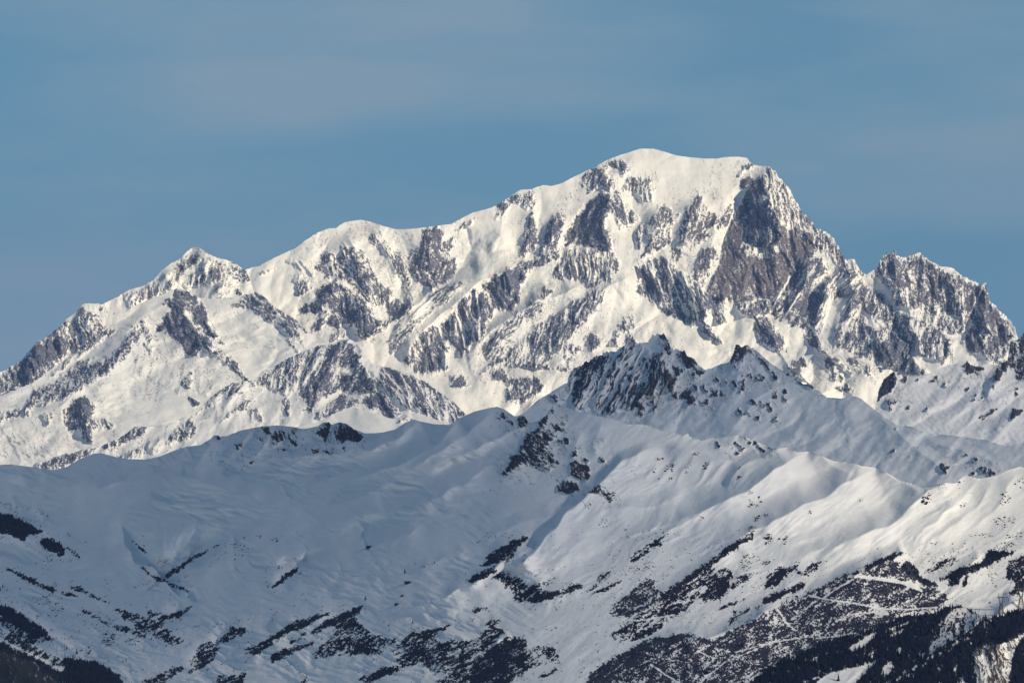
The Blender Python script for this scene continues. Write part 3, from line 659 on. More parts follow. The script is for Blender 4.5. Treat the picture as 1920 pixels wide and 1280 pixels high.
for k_ in range(16):                                                   # thin rock ribs on the flanks below the two summits
    x_, y_ = 1300 + 175 * ((k_ * .618) % 1), 700 + 70 * ((k_ * .41 + .3) % 1)
    p([(x_, y_), (x_ + 3, y_ - 1), (x_ + 8 + 6 * ((k_ * .73) % 1), y_ + 9 + 6 * ((k_ * .27) % 1)), (x_ + 5, y_ + 9)], .85, 35, soft=2.5)
p([(1480,700),(1495,690),(1505,707),(1525,724),(1510,722),(1490,707)], .96, 35); p([(1467,737),(1471,722),(1475,736)], .95, soft=3); p([(1547,736),(1553,737),(1560,744),(1555,746)], .97, soft=3); p([(1030,742),(1040,740),(1050,757),(1040,750)], .75, 35)
for q_ in ([(1195,775),(1200,770),(1203,780)],[(1215,752),(1225,748),(1225,757)],[(1222,765),(1230,762),(1228,775)],[(1400,702),(1410,700),(1410,709)],[(1385,715),(1395,712),(1397,728),(1388,735)],[(1320,755),(1325,750),(1325,758)],[(1335,763),(1339,760),(1338,768)],[(1420,782),(1425,778),(1424,785)],[(1453,787),(1457,782),(1456,788)],[(1452,703),(1462,707),(1458,712)],
           [(1755,873),(1765,868),(1780,876),(1775,886),(1762,882)],[(1820,888),(1832,882),(1828,890)],[(1836,881),(1847,874),(1865,887),(1858,896),(1848,890)],[(1674,845),(1679,841),(1679,847)],[(1703,855),(1707,850),(1707,858)],[(1805,854),(1815,850),(1814,855)],[(1825,862),(1833,856),(1832,864)],[(1680,802),(1690,802),(1688,808)],[(1717,795),(1725,794),(1724,800)],[(1755,797),(1765,795),(1763,800)]):
    p(q_, .9, -20, soft=3)
# ------------------------------------------------------------------ the near snow slopes and the valley
P_TOP = [(-420,905),(-60,880),(0,871),(20,870),(67,876),(100,881),(125,875),(150,860),(175,850),(190,849),(215,856),(240,860),(272,861),(300,855),(325,845),(350,837),(375,834),(396,822),(400,816),(408,815),(412,818),(425,817),(450,807),(480,801),
 (490,799),(520,797),(550,800),(570,804),(595,799),(607,791),(617,791),(622,796),(632,792),(640,792),(650,794),(665,805),(685,812),(715,811),(740,805),(760,792),(775,786),(790,790),(815,795),(842,796),(860,784),(890,771),(920,764),(932,762),(945,767),
 (965,780),(975,779),(985,780),(994,793),(1010,789),(1022,780),(1035,762),(1047,758),(1067,765),(1085,772),(1122,780),(1150,785),(1175,795),(1215,797),(1245,809),(1265,811),(1280,817),(1290,812),(1297,820),(1315,826),(1335,821),(1360,819),(1385,815),
 (1405,822),(1425,830),(1450,841),(1472,839),(1477,839),(1495,848),(1515,846),(1530,850),(1565,865),(1595,866),(1615,873),(1642,877),(1665,887),(1690,902),(1735,912),(1775,905),(1790,906),(1810,890),(1822,894),(1840,897),(1865,892),(1890,881),(1910,875),(1920,876),(2300,800)]
PL = Layer('hill', 8000, P_TOP, [(-420,1345),(2300,1345)], 2.25, 1280, M_NEAR, step=1.6, rough=[(600,625,1),(985,1040,1),(1310,1460,.7)])
Xn, Yn = PL.X, PL.Yc
PL.F += 1.35 * np.where(Xn < 700, 950 - Xn, 250 * (np.clip(1200 - Xn, 0, 500) / 500) ** 2)
# broad swell, then drifts that run with the wind, finer on the flats
low = sstep(860, 1000, Yn)
PL.F += 17 * fbm(Xn / 210 + .35 * Yn / 210, Yn / 130, 3, 125)
wx_ = 14 * pnoise(Xn / 90, Yn / 60, 128); wy_ = 12 * pnoise(Xn / 80, Yn / 50, 129); am_ = .35 + 1.3 * np.clip(.5 + pnoise(Xn / 120, Yn / 70, 130), 0, 1)
Xw, Yw = Xn + wx_, Yn + wy_
rgt = sstep(850, 1150, Xn)
dgx = (Xw * .80 - Yw * .60); dgy = (Xw * .60 + Yw * .80)          # right-hand slopes: drifts run down to the lower left
PL.F += rgt * am_ * (2.8 * pnoise(dgx / 130, dgy / 34, 131) + 1.2 * pnoise(dgx / 60, dgy / 13, 132) + .45 * pnoise(dgx / 34, dgy / 6, 133))
lgx = (Xw * .95 + Yw * .30); lgy = (-Xw * .30 + Yw * .95)          # left-hand slopes: drifts run down to the right
PL.F += (1 - rgt) * am_ * (3.2 * pnoise(lgx / 80, lgy / 30, 134) + 2.6 * pnoise(lgx / 40, lgy / 12, 135) + 1.9 * pnoise(lgx / 22, lgy / 5.5, 136) + .5 * pnoise(lgx / 12, lgy / 3.4, 143))
rdg = lambda u_, v_, k_: 1 - 2 * np.abs(pnoise(u_, v_, k_))
PL.F += (1 - rgt) * am_ * (2.6 * rdg(lgx / 95, lgy / 34, 139) + 2.2 * rdg(lgx / 44, lgy / 14, 140)) + rgt * am_ * (1.7 * rdg(dgx / 130, dgy / 30, 141) + 1.0 * rdg(dgx / 55, dgy / 12, 142) + .55 * pnoise(dgx / 20, dgy / 4.2, 144) + .25 * pnoise(dgx / 9, dgy / 2.8, 145))
PL.F += .5 * pnoise(Xn / 16, Yn / 6, 137) + .22 * pnoise(Xn / 7, Yn / 4, 138)
t = PL.tent; p = PL.patch; fo = PL.fold
# left: the bowl under the back crest, the round hill with its fan of gullies
t([(-200,880),(0,903),(80,914),(190,912),(258,899),(300,880)], 40, 120, 18, t0=.02, t1=.4)
t([(270,884),(355,892),(430,918),(520,948),(600,985)], 30, 90, 26, t0=.3)
t([(308,1090),(335,1050),(380,1020),(430,985)], -40, 46, 46, t0=.02); t([(305,1088),(270,1045),(240,1005),(215,960)], -34, 46, 50, t0=.02)
for k in range(13):                                                    # the ribbed face draining into the gully
    f_ = k / 12; tx_, ty_ = 225 + 235 * f_, 985 - 34 * math.sin(3.1416 * f_) + 6 * math.sin(k * 2.3)
    ex_, ey_ = 306 + (tx_ - 306) * .22, 1084 + (ty_ - 1084) * .24
    t([(tx_, ty_), ((tx_ + ex_) / 2 + 4 * math.sin(k * 1.7), (ty_ + ey_) / 2), (ex_, ey_)], (1.3 + .9 * math.sin(k * 2.1)), 7 + 2 * math.sin(k * 3.1), 9, t0=.3, t1=.35, warp=3)
t([(360,1030),(335,1066),(318,1086)], 6, 6, 10, warp=2)
t([(440,1000),(400,1040),(360,1075),(330,1100)], 26, 30, 70); t([(440,995),(490,1030),(540,1070),(560,1090)], 18, 60, 40); t([(510,1100),(545,1070),(590,1035),(620,1020)], -16, 30, 30)
t([(365,1130),(330,1155),(300,1175),(280,1190)], -14, 26, 30); t([(462,1178),(420,1200),(380,1230),(340,1258)], -16, 34, 34); t([(360,1100),(365,1120),(362,1135)], -10, 16, 16)
t([(-160,1000),(0,1060),(70,1085),(140,1115),(215,1150),(290,1195)], 16, 60, 26); t([(-40,985),(60,1010),(120,1035),(200,1075),(260,1120)], 14, 70, 24); t([(-160,950),(0,985),(80,1000),(160,1040)], 16, 50, 24)
t([(-160,1070),(0,1135),(60,1160),(120,1210),(200,1250)], 22, 80, 24); t([(-160,1150),(0,1205),(60,1232),(115,1270),(150,1300)], 34, 40, 30)
# middle: slopes falling from the back crest into the bowl
t([(932,763),(900,792),(850,830),(790,870),(720,905)], 30, 40, 90); t([(860,785),(830,815),(770,850),(690,890)], 20, 34, 60); t([(775,787),(740,820),(690,845),(650,850)], 20, 30, 40)
t([(640,793),(650,830),(640,860)], 12, 24, 24); t([(520,798),(500,830),(470,860),(440,880)], 20, 30, 40); t([(565,803),(570,835)], 8, 18, 18); t([(400,817),(385,850),(360,880),(340,890)], 18, 34, 44); t([(690,828),(640,850),(560,855),(480,858)], 12, 16, 40)
t([(985,830),(930,870),(850,915),(770,955),(700,985)], 16, 60, 50); t([(860,905),(800,945),(740,985)], 8, 30, 30); t([(760,880),(700,920),(640,950)], 9, 30, 34)
t([(1060,955),(985,978),(920,1003),(880,1020)], 15, 20, 60); t([(1000,1010),(900,1040),(800,1055)], 9, 20, 50); t([(700,960),(680,1000),(690,1030),(720,1060)], -20, 60, 70)
t([(725,826),(680,829),(640,831),(600,834),(560,845),(520,856),(470,872)], 18, 9, 46); t([(860,786),(820,830),(760,865),(690,890),(620,905)], 26, 34, 50, t0=.1)
t([(992,797),(900,838),(835,865),(760,890)], 22, 50, 18, t0=.1); t([(790,793),(740,822),(700,845),(640,868)], 18, 30, 34, t0=.1)
t([(470,806),(440,840),(420,872)], 12, 18, 22, t0=.1); t([(595,835),(570,860),(520,885)], 8, 20, 24); t([(350,838),(330,860),(300,880)], 12, 22, 30, t0=.1)
t([(800,985),(740,1010),(690,1030),(640,1060)], 12, 26, 40); t([(600,1040),(560,1055),(500,1060),(450,1050)], -10, 16, 30); t([(880,1030),(820,1050),(760,1072)], 10, 16, 40)
# the outcrop peak
t([(1047,759),(1020,785),(985,830),(950,888),(930,920)], 34, 50, 60); t([(1087,800),(1075,850),(1060,920)], 12, 30, 30); t([(1125,785),(1115,840),(1130,880)], 8, 24, 26)
# the spurs on the right, each crest nearer than the hollow behind it
fo([(1240,838),(1200,850),(1170,865),(1135,897),(1108,916),(1060,962),(1020,1010),(1000,1040),(950,1075)], 46, 22, 110, t1=.12)
t([(1240,838),(1290,845),(1340,858),(1400,868),(1440,866)], 22, 70, 14)
for q_, h_ in (([(1240,850),(1225,880),(1200,905)],4.5), ([(1275,850),(1250,880),(1225,915)],4.5), ([(1305,850),(1285,880),(1260,920)],4.5), ([(1335,858),(1315,890),(1290,925)],4.5), ([(1365,862),(1340,890),(1300,925)],4)): t(q_, h_, 8, 12)
t([(1385,816),(1360,840),(1330,850)], 8, 26, 26); t([(1385,816),(1410,840),(1430,860)], 8, 20, 26)
fo([(1477,839),(1440,850),(1405,867),(1385,880),(1360,910),(1310,935)], 26, 18, 60)
fo([(1515,846),(1482,864),(1452,880),(1420,905),(1380,932),(1300,965),(1230,990),(1160,1010)], 54, 44, 120)
fo([(1642,877),(1600,897),(1565,922),(1530,940),(1490,955),(1450,978),(1400,1000),(1340,1022),(1250,1040)], 58, 48, 140)
t([(1515,846),(1560,870),(1600,890)], 14, 40, 18, t1=.1); t([(1642,877),(1690,905),(1735,925)], 16, 50, 20, t1=.2)
fo([(1810,891),(1775,906),(1738,921),(1722,938),(1690,967),(1640,995),(1580,1020),(1500,1042),(1420,1075)], 46, 44, 130)
t([(1840,898),(1790,945),(1745,985),(1690,1020)], 12, 22, 22); t([(1870,893),(1830,950),(1780,990),(1700,1035)], 10, 20, 26); t([(1910,880),(1870,950),(1800,1010)], 10, 30, 30)
t([(1290,915),(1240,945),(1180,952),(1110,960)], 14, 22, 60); t([(1330,960),(1240,1000),(1150,1035)], 9, 18, 40); t([(1240,985),(1180,1005),(1160,1020)], 5, 12, 18)
fo([(1010,1018),(960,1043),(905,1083),(850,1112),(790,1130),(730,1150),(660,1160)], 34, 46, 70); t([(1110,1000),(1060,1040),(1000,1070)], 8, 24, 40)
t([(1095,1100),(1040,1108),(980,1130)], 8, 16, 30); t([(640,1148),(560,1170),(500,1200),(420,1235)], 16, 34, 34); t([(560,1165),(520,1160),(505,1185)], 8, 14, 20)
t([(960,1190),(940,1203),(925,1214)], 12, 14, 10); t([(820,1182),(850,1190),(890,1192)], 8, 14, 14)
fo([(1470,1127),(1380,1178),(1320,1195),(1240,1200),(1180,1235),(1105,1272)], 40, 26, 130); fo([(1700,1033),(1620,1066),(1540,1108),(1470,1128)], 34, 26, 110, t0=.05)
fo([(1410,1002),(1310,1066),(1230,1120),(1150,1165)], 15, 18, 44); t([(1500,1085),(1440,1120),(1380,1150)], 8, 12, 24); fo([(1845,1040),(1790,1075),(1740,1090)], 14, 20, 50)
fo([(1925,1112),(1870,1150),(1800,1185),(1740,1230),(1700,1290)], 40, 30, 120); fo([(1925,1180),(1905,1192),(1870,1206),(1830,1216)], 24, 14, 60)
t([(1700,1150),(1620,1185),(1520,1225),(1430,1270)], 20, 26, 60)

# rock outcrops of the near slopes
p([(940,895),(950,875),(975,837),(995,810),(1010,797),(1022,778),(1036,765),(1025,790),(1012,807),(1030,805),(1040,817),(1025,830),(1035,845),(1050,867),(1030,880),(1010,880),(1000,872),(980,867),(960,875)], .82, 52, lam=.9, amp=4.5, st=1.5)
p([(980,850),(1000,815),(1015,808),(1020,840),(1040,865),(1015,878),(1000,868)], .86, 52, lam=.8, over=True)
for q_, d_ in (([(1032,795),(1055,800),(1062,810),(1042,807)],.88), ([(1047,827),(1060,820),(1070,827),(1060,837)],.8), ([(1055,795),(1056,789),(1060,796)],.8), ([(1070,870),(1080,865),(1102,875),(1105,892),(1097,905),(1085,897),(1070,890)],.9), ([(1045,921),(1047,910),(1057,902),(1075,902),(1087,917),(1062,925)],.985),
               ([(1072,855),(1080,842),(1083,855)],.85), ([(1080,840),(1085,837),(1090,840),(1085,843)],.9), ([(1097,860),(1107,862),(1102,870)],.85), ([(1112,830),(1118,845),(1114,842)],.85), ([(1122,855),(1137,865),(1130,867)],.65), ([(1105,922),(1125,905),(1135,912),(1150,932),(1145,940),(1130,927),(1110,925)],.6),
               ([(595,812),(607,790),(620,790),(617,815),(610,828)],.86), ([(492,802),(502,799),(507,812),(500,813)],.75), ([(510,817),(520,798),(535,812),(530,827),(512,836)],.62), ([(540,820),(552,800),(562,835),(547,838)],.6),
               ([(482,822),(497,820),(492,831)],.66), ([(512,835),(535,843),(525,844)],.7), ([(440,832),(457,831),(447,843)],.8), ([(465,868),(475,864),(470,871)],.85), ([(607,845),(630,849),(615,853)],.8), ([(637,841),(652,834),(645,843)],.92),
               ([(585,842),(595,846),(588,849)],.8), ([(405,860),(420,864),(412,868)],.7), ([(930,785),(945,771),(965,797),(955,794),(945,785)],.75), ([(972,785),(982,776),(992,795),(975,802)],.75), ([(1342,827),(1352,837),(1347,837)],.85), ([(1377,828),(1397,840),(1392,843)],.9),
               ([(1375,840),(1387,850),(1383,851)],.9), ([(1415,827),(1435,846),(1428,846)],.85), ([(1397,820),(1410,829),(1406,831)],.85), ([(1440,837),(1450,841),(1448,845)],.75), ([(398,822),(402,815),(411,817),(412,822)],.9)):
    p(q_, d_, 30, soft=3.5, amp=3.5, lam=.8, edge=.7)
p([(625,818),(637,791),(652,793),(668,806),(678,825),(664,829),(652,826),(635,829)], .95, -18, amp=5)
p([(0,1290),(-60,1290),(-60,1210),(0,1214),(40,1222),(80,1245),(112,1268),(130,1300)], .95, 8, tone=.75, amp=5, lam=1.3)
p([(1824,1216),(1835,1207),(1870,1204),(1898,1195),(1905,1205),(1893,1240),(1888,1300),(1836,1300)], .58, 10, tone=.95, amp=4.5, lam=.75)

# ground covered by leafless alder, heath and juniper: (outline, how closed it is)
HEATH = [([(905,1060),(920,1042),(942,1027),(970,1014),(990,1007),(970,1025),(960,1045),(940,1052),(920,1060)],.93), ([(882,1090),(887,1080),(910,1067),(930,1062),(927,1072),(910,1082),(892,1085)],.93),
 ([(922,1082),(945,1072),(970,1082),(985,1095),(1015,1095),(1045,1080),(1020,1100),(1010,1112),(995,1125),(965,1125),(962,1110),(942,1092)],.75), ([(997,1127),(1015,1110),(1050,1107),(1077,1095),(1092,1097),(1065,1112),(1035,1120),(1005,1130)],.93),
 ([(885,1146),(897,1137),(915,1140),(892,1150)],.9), ([(780,1190),(820,1187),(815,1205),(860,1207),(890,1200),(920,1172),(942,1185),(918,1215),(950,1195),(985,1198),(990,1215),(1040,1213),(1045,1232),(985,1255),(940,1285),(825,1285),(815,1262),(800,1245),(780,1240)],.76),
 ([(885,1250),(905,1225),(950,1200),(985,1198),(990,1230),(970,1260),(940,1290),(880,1290)],.93), ([(1105,1110),(1130,1090),(1150,1070),(1130,1072),(1122,1085)],.7), ([(1110,1112),(1165,1089),(1135,1106)],.8), ([(1180,1050),(1205,1027),(1242,1007),(1237,1017),(1210,1037),(1185,1052)],.85),
 ([(1142,1152),(1150,1135),(1187,1107),(1215,1085),(1225,1090),(1220,1102),(1240,1110),(1227,1122),(1195,1150),(1152,1155)],.68),
 ([(1192,1155),(1220,1130),(1260,1100),(1310,1065),(1360,1030),(1390,1010),(1410,998),(1412,1010),(1380,1025),(1345,1047),(1330,1067),(1365,1067),(1345,1085),(1315,1102),(1305,1120),(1285,1140),(1260,1155),(1235,1175),(1202,1197),(1160,1202),(1145,1192),(1167,1175),(1185,1165)],.78),
 ([(1310,1065),(1360,1030),(1390,1010),(1410,998),(1412,1010),(1380,1025),(1330,1060),(1270,1105),(1225,1140),(1215,1135),(1260,1100)],.95),
 ([(1310,1120),(1332,1100),(1357,1075),(1370,1070),(1370,1085),(1360,1107),(1350,1122),(1320,1125)],.86), ([(1370,1100),(1380,1087),(1400,1075),(1410,1077),(1400,1090),(1380,1100)],.65), ([(1435,1102),(1442,1077),(1462,1062),(1480,1067),(1497,1055),(1492,1070),(1470,1085),(1445,1100)],.85),
 ([(1492,1075),(1510,1067),(1542,1049),(1530,1070),(1515,1077)],.75), ([(1430,1132),(1435,1122),(1470,1107),(1500,1092),(1507,1097),(1475,1112),(1445,1130)],.9), ([(1337,1145),(1367,1132),(1395,1122),(1390,1127),(1345,1143)],.6), ([(1362,1162),(1380,1148),(1387,1158),(1370,1168)],.85), ([(1380,1150),(1425,1134),(1420,1138),(1385,1153)],.7),
 ([(1105,1264),(1150,1235),(1195,1210),(1227,1197),(1290,1189),(1250,1210),(1190,1240),(1130,1290),(1100,1285)],.85), ([(1195,1210),(1227,1195),(1260,1195),(1292,1187),(1317,1197),(1340,1202),(1377,1180),(1420,1160),(1470,1135),(1485,1127),(1520,1110),(1580,1080),(1597,1074),(1630,1085),(1665,1090),(1700,1098),(1722,1104),(1740,1102),(1770,1112),(1774,1122),(1757,1140),(1715,1142),(1690,1150),(1640,1175),(1560,1200),(1500,1225),(1450,1245),(1400,1270),(1380,1290),(1100,1290),(1110,1262)],.70),
 ([(1376,1180),(1420,1160),(1470,1136),(1530,1108),(1555,1100),(1520,1125),(1460,1155),(1410,1185),(1360,1205),(1340,1202)],.9), ([(1590,1080),(1640,1090),(1715,1106),(1740,1103),(1770,1113),(1772,1122),(1750,1138),(1690,1138),(1640,1128),(1600,1115),(1570,1105)],.84),
 ([(1360,1290),(1400,1262),(1450,1240),(1500,1215),(1440,1235),(1380,1255),(1320,1290)],.9), ([(1540,1190),(1640,1165),(1690,1148),(1640,1180),(1560,1205)],.9), ([(1602,1080),(1630,1067),(1665,1055),(1702,1052),(1717,1065),(1722,1080),(1755,1095),(1745,1096),(1710,1087),(1665,1080),(1630,1077)],.60),
 ([(1595,1077),(1627,1059),(1662,1044),(1690,1034),(1692,1037),(1660,1051),(1628,1066),(1600,1079)],.9), ([(1765,1087),(1785,1070),(1840,1057),(1855,1032),(1900,1037),(1840,1062),(1800,1077)],.84), ([(1887,1070),(1892,1055),(1915,1045),(1940,1045),(1940,1095),(1902,1112),(1895,1114),(1907,1095),(1890,1082)],.93), ([(1735,1072),(1745,1062),(1770,1047),(1790,1045),(1785,1055),(1760,1062)],.75),
 ([(0,997),(-40,990),(-40,955),(0,963),(20,965),(37,975),(57,985),(77,997),(57,1000),(40,1010),(27,1002),(12,997)],.97), ([(77,1017),(87,1009),(112,1019),(120,1030),(117,1040),(105,1030),(85,1025)],.93), ([(103,1032),(120,1041),(112,1042)],.95), ([(125,1026),(138,1032),(150,1045),(140,1040)],.6),
 ([(309,1087),(315,1075),(332,1065),(350,1052),(352,1045),(365,1045),(345,1060),(322,1080)],.97), ([(265,1060),(282,1075),(305,1087),(297,1089),(272,1070)],.75), ([(312,1090),(335,1098),(352,1108),(345,1104),(325,1100)],.75), ([(250,1015),(275,1035),(272,1036)],.8), ([(352,1046),(375,1038),(410,1022),(378,1040),(356,1050)],.75),
 ([(220,1142),(250,1152),(275,1160),(282,1147),(310,1157),(335,1150),(360,1137),(325,1160),(300,1172),(325,1192),(342,1200),(332,1207),(300,1197),(275,1187),(255,1177)],.72), ([(360,1136),(345,1148),(310,1162),(285,1180),(280,1176),(305,1158),(335,1146)],.95),
 ([(150,1140),(175,1152),(200,1167),(250,1180),(290,1200),(225,1180),(190,1165)],.66), ([(15,1065),(50,1080),(76,1093),(105,1106),(98,1107),(70,1096),(45,1085)],.92), ([(105,1104),(145,1117),(120,1114)],.7), ([(135,1102),(150,1100),(175,1117),(205,1130),(190,1125),(160,1112)],.8),
 ([(0,1167),(-40,1150),(-40,1130),(0,1140),(15,1140),(30,1160),(57,1165),(87,1180),(95,1200),(75,1200),(67,1210),(25,1185)],.84), ([(0,1190),(-40,1170),(0,1180),(25,1192),(67,1215),(100,1230),(130,1247),(105,1245),(62,1225)],.78), ([(122,1235),(140,1234),(160,1242),(180,1242),(207,1257),(225,1267),(235,1290),(140,1290),(120,1267),(130,1250)],.97),
 ([(0,1212),(-40,1195),(0,1204),(45,1225),(82,1242),(110,1257),(160,1292),(130,1290),(62,1237)],.95), ([(510,1100),(530,1082),(547,1070),(565,1060),(535,1087)],.95), ([(400,1205),(427,1187),(432,1177),(460,1177),(425,1197),(400,1210)],.88), ([(355,1260),(360,1240),(375,1212),(400,1202),(435,1185),(462,1180),(410,1210),(400,1235)],.85),
 ([(455,1220),(510,1195),(550,1167),(580,1157),(625,1145),(575,1170),(525,1190),(482,1212)],.88), ([(585,1185),(600,1170),(650,1147),(677,1136),(670,1147),(637,1165)],.97), ([(585,1227),(612,1202),(640,1177),(665,1160),(672,1170),(700,1192),(740,1200),(710,1222),(670,1222),(600,1231)],.76), ([(632,1175),(648,1160),(665,1158),(672,1170),(650,1178)],.97),
 ([(510,1227),(540,1217),(585,1205),(560,1217),(530,1232),(510,1242)],.93), ([(460,1225),(515,1203),(485,1222)],.88), ([(545,1204),(575,1183),(570,1196)],.85), ([(735,1220),(762,1195),(790,1182),(820,1180),(812,1200),(875,1202),(880,1235),(835,1257),(790,1242),(750,1242)],.76), ([(762,1198),(790,1183),(822,1178),(840,1172),(815,1186),(800,1198)],.95),
 ([(675,1272),(700,1262),(725,1252),(750,1250),(785,1240),(745,1257),(695,1275)],.93), ([(405,1288),(410,1267),(460,1265),(450,1288)],.85), ([(272,1277),(300,1265),(340,1253),(325,1267),(287,1288)],.86), ([(555,1285),(575,1270),(570,1280)],.9), ([(1012,1265),(1030,1260),(1045,1252),(1035,1262),(1020,1268)],.88), ([(910,1172),(920,1164),(938,1162),(928,1170)],.8)]
for k_, (pts, d) in enumerate(HEATH):
    scrub = pts[0] in ((1195,1210), (1590,1080), (1376,1180), (1142,1152), (1602,1080), (1360,1290), (1540,1190))
    p(pts, .74 if scrub else d * (.97 if d > .85 else .88), -58, kind='heath', soft=4.5, lam=.40 if scrub else .5, edge=.9, st=1.2 if scrub else 1.5, tone=.9 if scrub else 0)
for pts, d in (([(1765,1150),(1800,1133),(1825,1150),(1845,1160),(1815,1185),(1780,1200),(1735,1225),(1740,1200),(1760,1170)],.38),):
    p(pts, d, -30, kind='heath', lam=.8)
# cleared tracks and pistes through the shrubs
ROADS = [([(1515,1115),(1545,1122),(1600,1130),(1650,1140),(1700,1142),(1757,1138)],2.6), ([(1592,1079),(1640,1083),(1690,1092),(1728,1106)],4.5), ([(1530,1196),(1570,1192),(1605,1186)],2.2), ([(1157,1160),(1200,1163),(1265,1152)],2.4), ([(1459,1143),(1472,1165),(1492,1182)],3),
         ([(1590,1152),(1620,1149),(1655,1146)],2.4), ([(1597,1087),(1565,1105),(1545,1120)],3), ([(1650,1140),(1665,1150),(1645,1150)],5), ([(0,1210),(40,1228),(75,1245),(125,1282)],2.8), ([(1220,1245),(1250,1265),(1275,1280)],2.4), ([(1310,1220),(1340,1235)],2.2), ([(0,1148),(40,1172),(90,1203)],2),
         ([(1500,1195),(1440,1205),(1380,1222)],2.0), ([(1300,1290),(1360,1240),(1420,1215),(1480,1190)],1.6)]
for pts, w in ROADS: PL.snowline(pts, w, .85)
CLEAR = [[(1590,1216),(1608,1204),(1640,1185),(1647,1188),(1625,1205),(1600,1222)], [(1530,1278),(1560,1260),(1618,1247),(1645,1238),(1632,1252),(1612,1268),(1600,1290),(1532,1290)], [(1668,1178),(1705,1165),(1700,1170),(1670,1182)], [(1745,1205),(1765,1165),(1790,1140),(1810,1137),(1822,1150),(1845,1158),(1818,1182),(1785,1200),(1742,1226)],
         [(1668,1190),(1695,1178),(1690,1186),(1670,1195)], [(1625,1228),(1640,1218),(1636,1232)], [(1655,1250),(1672,1238),(1676,1252),(1660,1268)], [(1677,1218),(1690,1212),(1688,1225)], [(1788,1255),(1794,1245),(1792,1268)], [(1798,1282),(1806,1268),(1808,1290)], [(1722,1228),(1738,1220),(1730,1232)], [(1520,1238),(1535,1228),(1530,1242)]]
for k_ in range(26):                                                  # ragged little gaps in the wood
    cx_, cy_ = 1500 + 330 * ((k_ * .618) % 1), 0
    cy_ = 1150 + (1830 - cx_) * .30 + 22 + 95 * ((k_ * .377 + .2) % 1)
    a_ = 3 + 5 * ((k_ * .731) % 1); b_ = 2 + 3.2 * ((k_ * .417) % 1)
    CLEAR.append([(cx_ - a_, cy_ + b_ * .6), (cx_ - a_ * .3, cy_ - b_ * .4), (cx_ + a_ * .5, cy_ - b_), (cx_ + a_, cy_ - b_ * .5), (cx_ + a_ * .2, cy_ + b_ * .3), (cx_ - a_ * .4, cy_ + b_)])
FOREST = [[(1385,1300),(1450,1247),(1500,1227),(1545,1206),(1600,1193),(1650,1175),(1690,1157),(1755,1150),(1772,1139),(1798,1137),(1826,1145),(1835,1155),(1858,1163),(1880,1154),(1935,1136),(1935,1185),(1905,1190),(1895,1199),(1870,1204),(1835,1208),(1822,1222),(1834,1300)],
          [(1903,1222),(1915,1200),(1940,1190),(1940,1300),(1893,1300),(1897,1250)], [(-40,955),(0,963),(37,975),(77,997),(57,1000),(40,1010),(12,997),(-40,990)], [(77,1017),(87,1009),(112,1019),(120,1030),(117,1040),(85,1025)], [(122,1235),(140,1234),(180,1242),(207,1257),(235,1290),(140,1300),(120,1267)],
          [(0,1206),(45,1227),(110,1259),(160,1294),(120,1285),(62,1240),(-30,1208)], [(20,1140),(60,1166),(92,1190),(70,1195),(20,1165),(-30,1130)], [(1700,1055),(1718,1066),(1724,1082),(1757,1096),(1740,1098),(1705,1080),(1690,1062)], [(1765,1087),(1790,1068),(1840,1057),(1858,1032),(1895,1036),(1840,1062),(1800,1082)], [(1780,1092),(1795,1078),(1800,1092),(1785,1100)], [(1806,1095),(1813,1078),(1816,1082),(1811,1096)]]
for f in FOREST: p(f, .97, 0, kind='heath', soft=4)
for c in CLEAR:
    q_ = PL.sl(c, 10); w_ = np.clip(sdist(PL.X[q_], PL.Yc[q_], c) / 3 + .5 + .8 * pnoise(PL.X[q_] / 5, PL.Yc[q_] / 5, 99), 0, 1)
    PL.heath[q_] *= 1 - w_
p([(1765,1150),(1800,1135),(1825,1150),(1845,1160),(1815,1183),(1780,1200),(1740,1224),(1745,1200),(1762,1170)], .40, -20, kind='heath', lam=.8)

LAYERS = [
 (B, 'huge snow-covered summit massif with a broad white dome and a dark triangular rock face', 'mountain'),
 (C, 'pointed snowy peak left of the summit with a long white ridge falling to the frame edge', 'mountain'),
 (DM, 'rounded pale glacier dome with a dark two-horned rock rib, in front of the pointed peak', 'mountain'),
 (E, 'rocky spur with a dark cliff below its rounded top, standing before the glaciers', 'mountain'),
 (JS, 'small smooth sunlit snow crest peeping over the shaded hills', 'ridge'),
 (IR, 'snow ridge at the right edge with a slanted dark rock block and dark towers', 'ridge'),
 (HP, 'dark jagged rock peaks with steep snow gullies and smooth shaded snow flanks', 'ridge'),
 (PL, 'snow-covered hillsides and valley with shrub-dotted spurs filling the lower half', 'hill')]
for L_, lab, cat in LAYERS: L_.build(lab, cat)

# the ground sheet under and beyond the mountains
gx = np.linspace(-48000, 48000, 97); gy = np.linspace(-22000, 62000, 85)
GX, GY = np.meshgrid(gx, gy)
GZ = 620 + 120 * fbm(GX / 9000, GY / 9000, 3, 160)
ix = np.arange(GX.size).reshape(GX.shape)
gq = np.stack([ix[:-1, :-1].ravel(), ix[:-1, 1:].ravel(), ix[1:, 1:].ravel(), ix[1:, :-1].ravel()], -1)
g = mesh_obj('ground', np.stack([GX.ravel(), GY.ravel(), GZ.ravel()], -1), gq, M_NEAR, smooth=True)
tag(g, 'snow-covered lowland far below the mountains, stretching to the horizon', 'ground', kind='structure')
